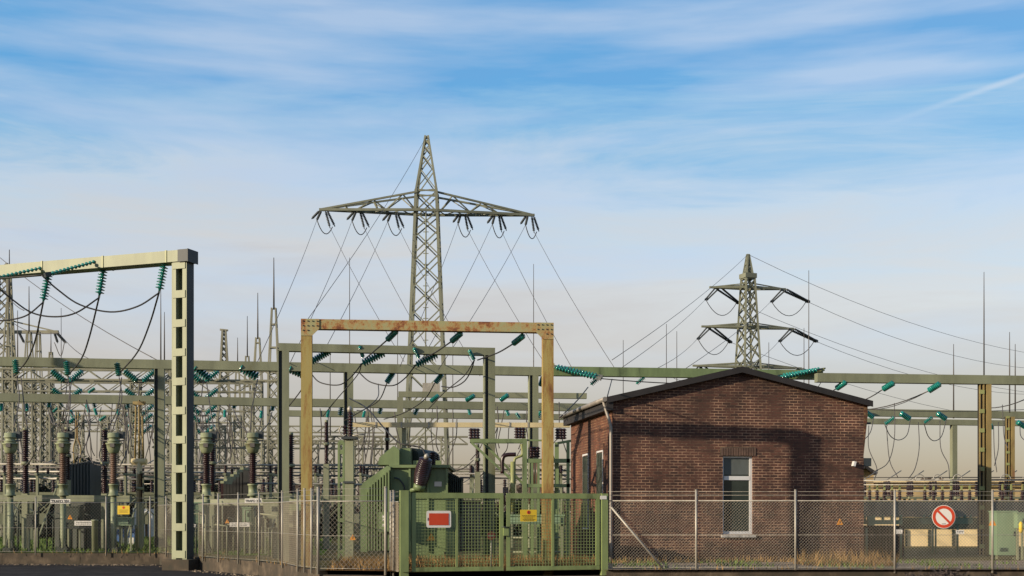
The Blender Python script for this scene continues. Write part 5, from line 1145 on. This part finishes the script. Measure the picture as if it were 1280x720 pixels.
for i, (px, yy) in enumerate(((541, 36.6), (545, 37.8), (494, 37.9))):
    b = MB(); x = X(px, yy); zb = P(0, 582, 35.5).z; b.lathe(shed_profile(7, .06, .12, .45), (x, yy, zb), n=10); b.build('small_bushing', 'porcelain_brown', t)
b = MB()
for k in range(7): px = 562+k*2.3; TS(px, 590+k*1.3, px+1.1, 640, ya+.6, ya+1.9, b)
b.build('right_radiator_fins', 'dark_green', t)
b = MB(); TS(560.5, 597, 578, 600, ya+.7, ya+1.6, b); TS(560.5, 636, 578, 640.5, ya+.7, ya+1.6, b); b.build('right_radiator_headers', 'steel_dark', t)
b = MB(); b.tube(spline([P(493, 597, ya-.1), P(500, 600, ya-.12), P(506, 612, ya-.12), P(506, 640, ya-.12)]), .025, 6); b.build('oil_pipe', 'steel_dark', t)
b = MB(); TS(543, 602, 552, 608, ya-.02, ya-.003, b); b.build('rating_plate', 'sign_back', t)
for px in (497, 520, 548): b = MB(); p = P(px, 581, ya+.3); b.box(p+Vector((0, 0, .06)), (.16, .05, .12)); b.build('lifting_lug', 'green_paint', t)
b = MB(); b.lathe([(.05, 0), (.05, .28), (.10, .29), (.10, .42), (.03, .48)], P(515, 581, ya+1.2), n=10); b.build('breather', 'steel_dark', t)
# control box on the left front with three gauges
b = MB(); TS(473, 640, 486, 665, ya-.75, ya-.5, b); cb = b.build('control_box', 'green_paint', t)
b = MB()
for yy in (644, 648.5, 655): TS(478, yy, 482, yy+3, ya-.77, ya-.752, b)
b.build('gauges', 'sign_white', cb)
cabinet('green ventilated cabinet right of the transformer behind the gate', 557, 625, 571, 700, 34.4, 'green_paint', False, 0.5)
cabinet('wide brown louvred cabinet seen through the left gate leaf', 573, 627, 601, 690, 36.5, 'porcelain_lit', False, 0.6, False)
b = MB()
for i in range(11): px = 574+i*2.5; a = P(px, 688, 36.45); b.span((a.x-.008, 36.44, a.z), (a.x+.008, 36.49, P(0, 630, 36.45).z))
tag(b.build('grille_bars', 'galvanised'), 'upright grille bars before the brown louvred cabinet behind the gate', 'grille')
cabinet('green switch box behind the right gate leaf below the yellow notice', 634, 645, 705, 655, 34.6, 'cabinet_green', True, 0.5)

# ------------------------------------------------------------------ disconnector frame
Y = 36.4
t = thing('disconnector', 'green steel frame carrying groups of dark ribbed insulators, left of the house', 'disconnector', (X(655, Y), Y, G0))
b = MB()
def bp(x, y, dy=0): return P(x, y, Y+dy)
b.bar(bp(589, 551), bp(656, 551), .09, .11); b.bar(bp(589, 552, 1.0), bp(656, 552, 1.0), .09, .11); b.bar(bp(589, 551), bp(589, 552, 1.0), .08)
b.bar(bp(656, 549), Vector((bp(656, 0).x, Y, G0)), .13); b.bar(bp(656, 549, 1.0), Vector((bp(656, 0).x, Y+1, G0)), .11)
b.bar(bp(589, 553), bp(640, 600), .07); b.bar(bp(603, 552, 1.0), bp(655, 606, 1.0), .07)
b.bar(bp(658, 576), bp(713, 576), .09, .12); b.bar(bp(656, 607), bp(713, 607), .09, .1); b.bar(bp(655, 550), bp(690, 551), .05)
b.bar(bp(710, 553), Vector((bp(710, 0).x, Y, G0)), .09); b.bar(bp(697, 554), bp(714, 551), .07, .07); b.bar(bp(673, 578), Vector((bp(673, 0).x, Y, G0)), .07); b.bar(bp(665, 578), Vector((bp(665, 0).x, Y, G0)), .07)
b.bar(bp(696, 553, .3), Vector((bp(696, 0).x, Y+.3, G0)), .12)
b.build('frame', 'green_paint', t)
for (px, py) in ((592, 549), (649, 548), (700, 549), (667, 572)):
    for k in range(3): b = MB(); b.lathe(shed_profile(4, .045, .085, .32), bp(px-3+k*4, py, k*.35), n=10); b.build('ribbed_insulator', 'porcelain_brown', t)
b = MB(); b.tube(spline([bp(628, 592), bp(628, 575), bp(632, 569), bp(645, 568)]), .06, 8); b.build('elbow_bushing', 'porcelain_brown', t)
b = MB(); b.tube(spline([bp(652, 555), bp(653, 568), bp(646, 572), bp(643, 577), bp(643, 605)]), .04, 8); b.tube([bp(641, 577), bp(641, 640)], .07, 8); b.tube([bp(638, 615), bp(641, 606), bp(644, 606)], .05, 6); b.build('yellow_pipe', 'yellow_green', t)
for px in (668, 671.5): b = MB(); b.tube([bp(px, 605), bp(px, 577)], .035, 6); b.build('conduit', 'porcelain_lit', t)
for px in (630, 634, 662, 676): b = MB(); b.tube([bp(px, 630), bp(px, 609)], .04, 6); b.build('conduit', 'porcelain_lit', t)
b = MB(); 
for px in (685, 704): b.tube([bp(px, 700, .5), bp(px, 640, .5)], .045, 6)
b.tube([bp(640, 690), bp(712, 690)], .03, 6); b.tube([bp(640, 672), bp(705, 672)], .03, 6); b.build('lower_pipes', 'grey_green_paint', t)
g = 'loose wires around the disconnector'
for i, pts in enumerate([[(606, 560), (612, 580), (600, 596)], [(588, 575), (598, 566), (590, 590)], [(700, 545), (690, 560), (700, 590), (715, 600)], [(622, 535), (620, 560), (630, 590)], [(636, 535), (634, 560), (627, 570)], [(565, 590), (580, 585), (592, 575)]]):
    cable(spline([P(x, y, 38) for x, y in pts]), 0.014, 'thin loose wire near the disconnector frame, %s' % ordn(i, 6), g)

# ------------------------------------------------------------------ right yard
def small_transformer(label, x0, x1, Y, group):
    t = thing('grid_transformer', label, 'transformer', (X((x0+x1)/2, Y), Y, G0), 0, group)
    b = MB(); TS(x0, 657, x1, 700, Y, Y+1.2, b); b.build('tank', 'dark_green', t)
    b = MB()
    n = max(4, int((x1-x0)/4))
    for k in range(n+1): px = x0+(x1-x0)*k/n; TS(px-.5, 659, px+.5, 696, Y-.2, Y-.002, b)
    b.build('fins', 'dark_green', t)
    b = MB(); TS(x0, 650, x1-2, 655.5, Y-.1, Y+.3, b); TS(x0+8, 645, x0+16, 657, Y-.25, Y-.11, b); b.build('cover', 'cabinet_green', t)
    b = MB()
    for k in range(5): p = P(x0+4+(x1-x0-8)*k/4, 650, Y); b.lathe(shed_profile(3, .035, .06, .16), p, n=8)
    b.build('bushings', 'cabinet_green', t)
    b = MB()
    for px in (x0+6, x1-4): p = P(px, 660, Y-.3); b.tube([(p.x, p.y, G0), (p.x, p.y, p.z)], .035, 6)
    b.build('cable_pipes', 'cabinet_green', t)
g = 'small transformers in the right yard'
small_transformer('dark finned small transformer right next to the brick house corner', 1077, 1130, 40, g)
t = thing('pipe_manifold', 'pale green pipe manifold with upright legs behind the round sign', 'pipes', (X(1184, 44), 44, G0))
b = MB(); TS(1152, 648, 1216, 655, 44, 44.25, b); b.build('header', 'cabinet_green', t)
b = MB()
for k in range(9): p = P(1155+k*7.3, 648, 44.1); b.lathe([(.05, 0), (.05, .08), (.03, .08), (.03, .14)], p, n=8)
b.build('valves', 'cabinet_green', t)
for px in (1166, 1169.5, 1197): b = MB(); b.tube([(X(px, 44.1), 44.1, G0), (X(px, 44.1), 44.1, P(0, 655, 44).z)], .035, 6); b.build('leg', 'cabinet_green', t)
# low dark building with cream wall panels
t = thing('low_shed', 'low flat shed with black roof band and cream lower wall, right of the house', 'building', (X(1180, 54.5), 54.5, G0))
b = MB(); TS(1040, 646.5, 1330, 700, 54.5, 58.5, b); b.build('wall', 'cream_wall', t)
b = MB(); TS(1030, 627, 1340, 646, 54.43, 58.9, b); b.build('roof_band', 'steel_dark', t)
b = MB(); 
for px in (1133, 1162, 1192, 1226): TS(px-1.4, 662, px+1.4, 700, 54.4, 54.49, b)
TS(1124, 647, 1340, 661, 54.45, 54.495, b)
b.build('dark_posts', 'dark_green', t)
t = thing('pale_warehouse', 'long warm yellow warehouse front far behind the right yard', 'building', (X(1180, 110), 110, G0))
b = MB(); TS(1040, 604, 1400, 650, 110, 125, b); b.build('wall', 'warm_cladding', t)
b = MB(); TS(1038, 600, 1402, 604, 109.6, 125.4, b); b.build('roof', 'cream_wall', t)
b = MB(); TS(1041, 607, 1399, 609, 109.7, 109.99, b); b.build('upper_band', 'rust_yellow', t)
b = MB(); TS(1041, 612, 1399, 613, 109.8, 109.99, b); b.build('lower_band', 'cream_paint', t)
t = thing('gable_shed', 'small orange brick gable end peeking out beside the brick house corner', 'building', (X(1082, 90), 90, G0))
b = MB(); q = [P(1062, 640, 90), P(1062, 590, 90), P(1080, 584, 90), P(1092, 592, 90), P(1092, 640, 90)]; b.prism(q, (0, 8, 0)); b.build('wall', 'warm_cladding', t)
b = MB(); b.bar(P(1060, 590, 89.9)+Vector((0, 4, 0)), P(1080, 583.6, 89.9)+Vector((0, 4, 0)), 9, .2); b.bar(P(1080, 583.6, 89.9)+Vector((0, 4, 0)), P(1094, 592.5, 89.9)+Vector((0, 4, 0)), 9, .2); b.build('roof', 'roof_dark', t)
# busbars right with black insulators and loops
for i, (y, Y, x0) in enumerate([(599.5, 55.5, 1190), (601, 57, 1074), (603.5, 56.5, 1074), (606, 55.5, 1074), (610, 57, 1074), (614, 56.5, 1074), (597, 57, 1074)]):
    b = MB(); b.tube([P(x0, y, Y), P(1340, y-.5, Y+.3)], 0.024, 6); tag(b.build('busbar', 'galvanised' if i % 2 else 'cable_black'), 'level busbar over the low shed in the right yard, %s' % ['thick one behind the round sign', 'second', 'third', 'fourth', 'fifth', 'lowest', 'topmost'][i], 'busbar', 'right yard busbars')
xs = [1078, 1087, 1096.5, 1105.5, 1115, 1124.5, 1156, 1167, 1178, 1189, 1202, 1212, 1253, 1264, 1278]
proto = None
for i, px in enumerate(xs):
    Yi = 55.7; x = X(px, Yi); zb = P(0, 627, Yi).z
    if proto is None:
        t = thing('bus_insulator', None, None, (x, Yi, zb)); b = MB(); b.lathe(shed_profile(6, .055, .10, .46), (x, Yi, zb+.05), n=10); b.build('sheds', 'porcelain_brown', t)
        b = MB(); b.box((x, Yi, zb+.62), (.07, .07, .34)); b.box((x, Yi, zb+.025), (.2, .2, .05)); b.build('clamp', 'yellow_green', t); proto = t
    else: t = copy_tree(proto); t.location = (x, Yi, zb)
    tag(t, 'black ribbed insulator standing on the low shed roof, %s of the row' % ordn(i, 15), 'insulator', 'insulators on the low shed roof')
for i, px in enumerate((1150, 1172, 1197, 1257, 1284)):
    r = (6 if i != 3 else 7); pts = [P(px+r*math.cos(a), 601-8*math.sin(a), 56.5) for a in [math.pi*k/10 for k in range(11)]]
    cable(pts, 0.022, 'small arched wire loop above the right yard busbars, %s' % ordn(i, 5), 'arched loops over the right busbars', 'galvanised')
cabinet('tall green cabinet at the right picture edge behind the fence', 1246, 640, 1271, 694, 38, 'cabinet_green', True, 0.6)
cabinet('narrow green switch box right of the tall cabinet', 1272, 642, 1282, 660, 37.5, 'cabinet_green', True, 0.3)
b = MB(); p = P(1276, 666, 37.3); b.lathe([(0.02, 0), (0.06, .05), (0.06, .28), (.02, .34)], p, n=8); tag(b.build('rod_end', 'sign_yellow'), 'yellow capped rod end beside the narrow box at the right edge', 'cap')

# ------------------------------------------------------------------ vegetation
def grass(name, label, mat, area, n, h0, h1, z=G0, seed=1, wdt=0.02, test=None, lean=0.4):
    r = random.Random(seed); b = MB()
    for _ in range(n):
        x = r.uniform(area[0], area[1]); y = r.uniform(area[2], area[3])
        if test and not test(x, y): continue
        h = r.uniform(h0, h1); a = r.uniform(0, 6.28); w2 = wdt*r.uniform(.6, 1.4)
        dx, dy = math.cos(a)*w2, math.sin(a)*w2; lx, ly = r.uniform(-lean, lean)*h, r.uniform(-lean, lean)*h
        b.poly([(x-dx, y-dy, z-.01), (x+dx, y+dy, z-.01), (x+lx+dx*.15, y+ly, z+h)])
    return tag(b.build(name, mat), label, 'grass', None, 'stuff')
grass('lawn_grass', 'short green grass on the lawn behind the left fence', 'grass_green', (-34, -7.5, 45.5, 82), 26000, .05, .17, seed=2, wdt=.035, test=lambda x, y: y > 45.4 and x+.15*y < 0)
grass('dry_grass', 'brown dry grass behind the gate', 'dry_grass', (-4.6, 2.4, 30.6, 35), 9000, .06, .32, seed=3, wdt=.014, test=lambda x, y: y > 30.5+.25*max(0, x+2.6) and rnd.random() < .8)
grass('dry_weeds', 'tall dry yellowish weeds at the foot of the brick house right corner', 'dry_grass', (7.0, 10.5, 32.0, 36), 1300, .06, .5, seed=4, wdt=.014, test=lambda x, y: (x-9.1)**2/1.8+(y-34)**2/3 < 1, lean=.6)
grass('edge_weeds', 'sparse weeds along the fence foot and kerb', 'dry_grass', (-18, 14, 29, 45), 6000, .05, .2, seed=5, wdt=.012, test=lambda x, y: (x > 2.4 and abs(y-31.1) < .3) or (x < -4.7 and min(abs((y-(y0+(y1-y0)*(x-x0)/(x1-x0)))) for (x0, y0), (x1, y1) in zip(wall_line[:-1], wall_line[1:]) if x0 <= x <= x1 or x0 == -26) < .5))
grass('house_weeds', 'low weeds along the foot of the brick wall', 'dry_grass', (2.8, 10.5, 34.8, 37.2), 2500, .05, .25, seed=6, wdt=.012, test=lambda x, y: 0.05 < (35.5+(x-2.886)*.2067)-y < .7)
grass('green_weeds', 'patchy green weeds between the dry ones along the right fence', 'grass_green', (2.5, 14, 31.3, 36), 3000, .04, .16, seed=12, wdt=.02, test=lambda x, y: math.sin(x*2.3)+math.sin(y*3.1+x) > .5)
def bush(name, label, c, size, n, mat, seed, stem=True, leaf=0.05):
    r = random.Random(seed); t = thing(name, label, 'shrub', c); b = MB(); st = MB()
    cl = [Vector((r.gauss(0, .38)*size[0], r.gauss(0, .38)*size[1], abs(r.gauss(.45, .28))*size[2])) for _ in range(26)]
    for q in cl: st.tube([Vector(c), Vector(c)+q*.5+Vector((0, 0, .1*size[2])), Vector(c)+q], [.03, .018, .008], 4)
    for _ in range(n):
        q = r.choice(cl); p = Vector(c)+q+Vector((r.gauss(0, .13)*size[0], r.gauss(0, .13)*size[1], r.gauss(0, .11)*size[2]))
        if p.z < c[2]: continue
        a = Vector((r.uniform(-1, 1), r.uniform(-1, 1), r.uniform(-1, 1))).normalized(); e = a.orthogonal().normalized(); l = leaf*r.uniform(.6, 1.5)
        b.poly([p, p+a*l+e*l*.35, p+a*l*2, p+a*l-e*l*.35])
    b.build('foliage', mat, t); st.build('stems', 'bark', t)
bush('low_bush', 'dark brown bush in the foreground before the right fence', (X(1168, 28.8), 28.8, 0.03), (1.0, .6, .42), 3000, 'twig', 11, leaf=.035)
def bare_tree(label, px, Y, h, seed, wsp=0.5):
    r = random.Random(seed); base = Vector((X(px, Y), Y, G0)); t = thing('bare_tree', label, 'tree', base)
    tr = MB(); cr = MB()
    def grow(p, d, L, rad, lv, mb):
        q = p+d*L; mb.tube([p, p.lerp(q, .5)+Vector((r.uniform(-1, 1), r.uniform(-1, 1), 0))*L*.06, q], [rad, rad*.8, rad*.62], 5 if lv < 2 else 3, cap=False)
        if lv >= 6: return
        for _ in range(3 if lv < 5 else 3):
            ax_ = Vector((r.uniform(-1, 1), r.uniform(-1, 1), r.uniform(-.3, .9))).normalized(); nd = (d*(1-wsp)+ax_*wsp*1.15+Vector((0, 0, .12))).normalized()
            grow(p.lerp(q, r.uniform(.55, 1)), nd, L*r.uniform(.62, .8), rad*.6, lv+1, cr)
    grow(base, Vector((0, 0, 1)), h*.26, h*.028, 0, tr); tr.build('trunk', 'bark', t); cr.build('crown', 'twig', t)
bare_tree('leafless tree far behind the right yard, left of the green gantry post', 1140, 150, 6.4, 3)
bare_tree('leafless tree far behind the right yard, between the two yellow ladder posts', 1250, 140, 7.6, 5)
bare_tree('leafless tree far away behind the left switchgear', 228, 170, 7, 8)
def crown_tree(label, px, Y, h, w_t, seed):
    r = random.Random(seed); base = Vector((X(px, Y), Y, G0)); t = thing('evergreen_tree', label, 'tree', base, 0, 'dark evergreens behind the left yard')
    b = MB(); b.tube([base, base+Vector((0, 0, h*.6)), base+Vector((0, 0, h*.95))], [.22, .14, .03], 7)
    for k in range(8): a = r.uniform(0, 6.28); z = h*r.uniform(.2, .8); b.tube([base+Vector((0, 0, z)), base+Vector((math.cos(a)*w_t*.35, math.sin(a)*w_t*.35, z+h*.08))], [.06, .02], 4)
    b.build('trunk', 'bark', t); b = MB()
    cl = []
    for _ in range(70):
        z = r.uniform(.06, 1); rr = w_t*.5*(1-z*.75)*r.uniform(.3, 1.05); a = r.uniform(0, 6.28); cl.append(base+Vector((math.cos(a)*rr, math.sin(a)*rr, h*z)))
    for _ in range(3500):
        q = r.choice(cl); p = q+Vector((r.gauss(0, 1), r.gauss(0, 1), r.gauss(0, .8)))*w_t*.075
        if p.z < G0: continue
        a = Vector((r.uniform(-1, 1), r.uniform(-1, 1), r.uniform(-1, 1))).normalized(); e = a.orthogonal().normalized(); l = .11*r.uniform(.6, 1.5)
        b.poly([p-a*l, p+e*l*.5, p+a*l, p-e*l*.5])
    b.build('crown', 'evergreen', t)
for i, (px, Y, h, w_t, wh) in enumerate([(44, 72, 3.0, 3.0, 'at the far left behind the trestles'), (64, 74, 2.6, 2.6, 'second from the left'), (104, 70, 4.3, 3.2, 'behind the dark radiator bank'), (133, 78, 3.6, 3.4, 'left of the third current transformer'), (188, 90, 4.0, 4.2, 'beside the long beam column'), (270, 95, 4.2, 4, 'behind the unit right of the ladder gantry')]):
    crown_tree('dark dense evergreen tree '+wh, px, Y, h, w_t, 20+i)
r = random.Random(9); b = MB()
for _ in range(26000):
    x = r.uniform(-150, 170); y = 190+r.uniform(-6, 6); hh = 4.2+1.6*math.sin(x*.13)+1.1*math.sin(x*.41+1)+.6*math.sin(x*1.1); z = G0+hh*r.random()**.7*1.0
    a = Vector((r.uniform(-1, 1), r.uniform(-.4, .4), r.uniform(-1, 1))).normalized(); e = a.cross(Vector((0, 1, 0))).normalized(); l = .34*r.uniform(.5, 1.5); p = Vector((x, y, z))
    b.poly([p-a*l, p+e*l*.6, p+a*l, p-e*l*.6])
tag(b.build('far_woodland', 'twig'), 'low brownish line of bare woodland along the horizon', 'woodland', None, 'stuff')

r = random.Random(77); b = MB()
for _ in range(900):
    px = r.choice([r.uniform(400, 1280), r.uniform(0, 400)]); x, y = (lambda q: q)(onl(px, front_line)); y -= r.uniform(.1, 1.6) if px > 400 else r.uniform(.3, 1.2)
    z = 0.055 if px > 400 and y > 28.9 else 0.004; sz = r.uniform(.012, .045); rm = Matrix.Rotation(r.uniform(0, 3), 3, 'Z') @ Matrix.Rotation(r.uniform(-.4, .4), 3, 'X')
    b.box((x, y, z+sz*.3), (sz*r.uniform(.8, 2), sz, sz*.6), rm)
tag(b.build('loose_stones', 'gravel'), 'loose stones and litter scattered along the kerb and verge', 'stones', None, 'stuff')
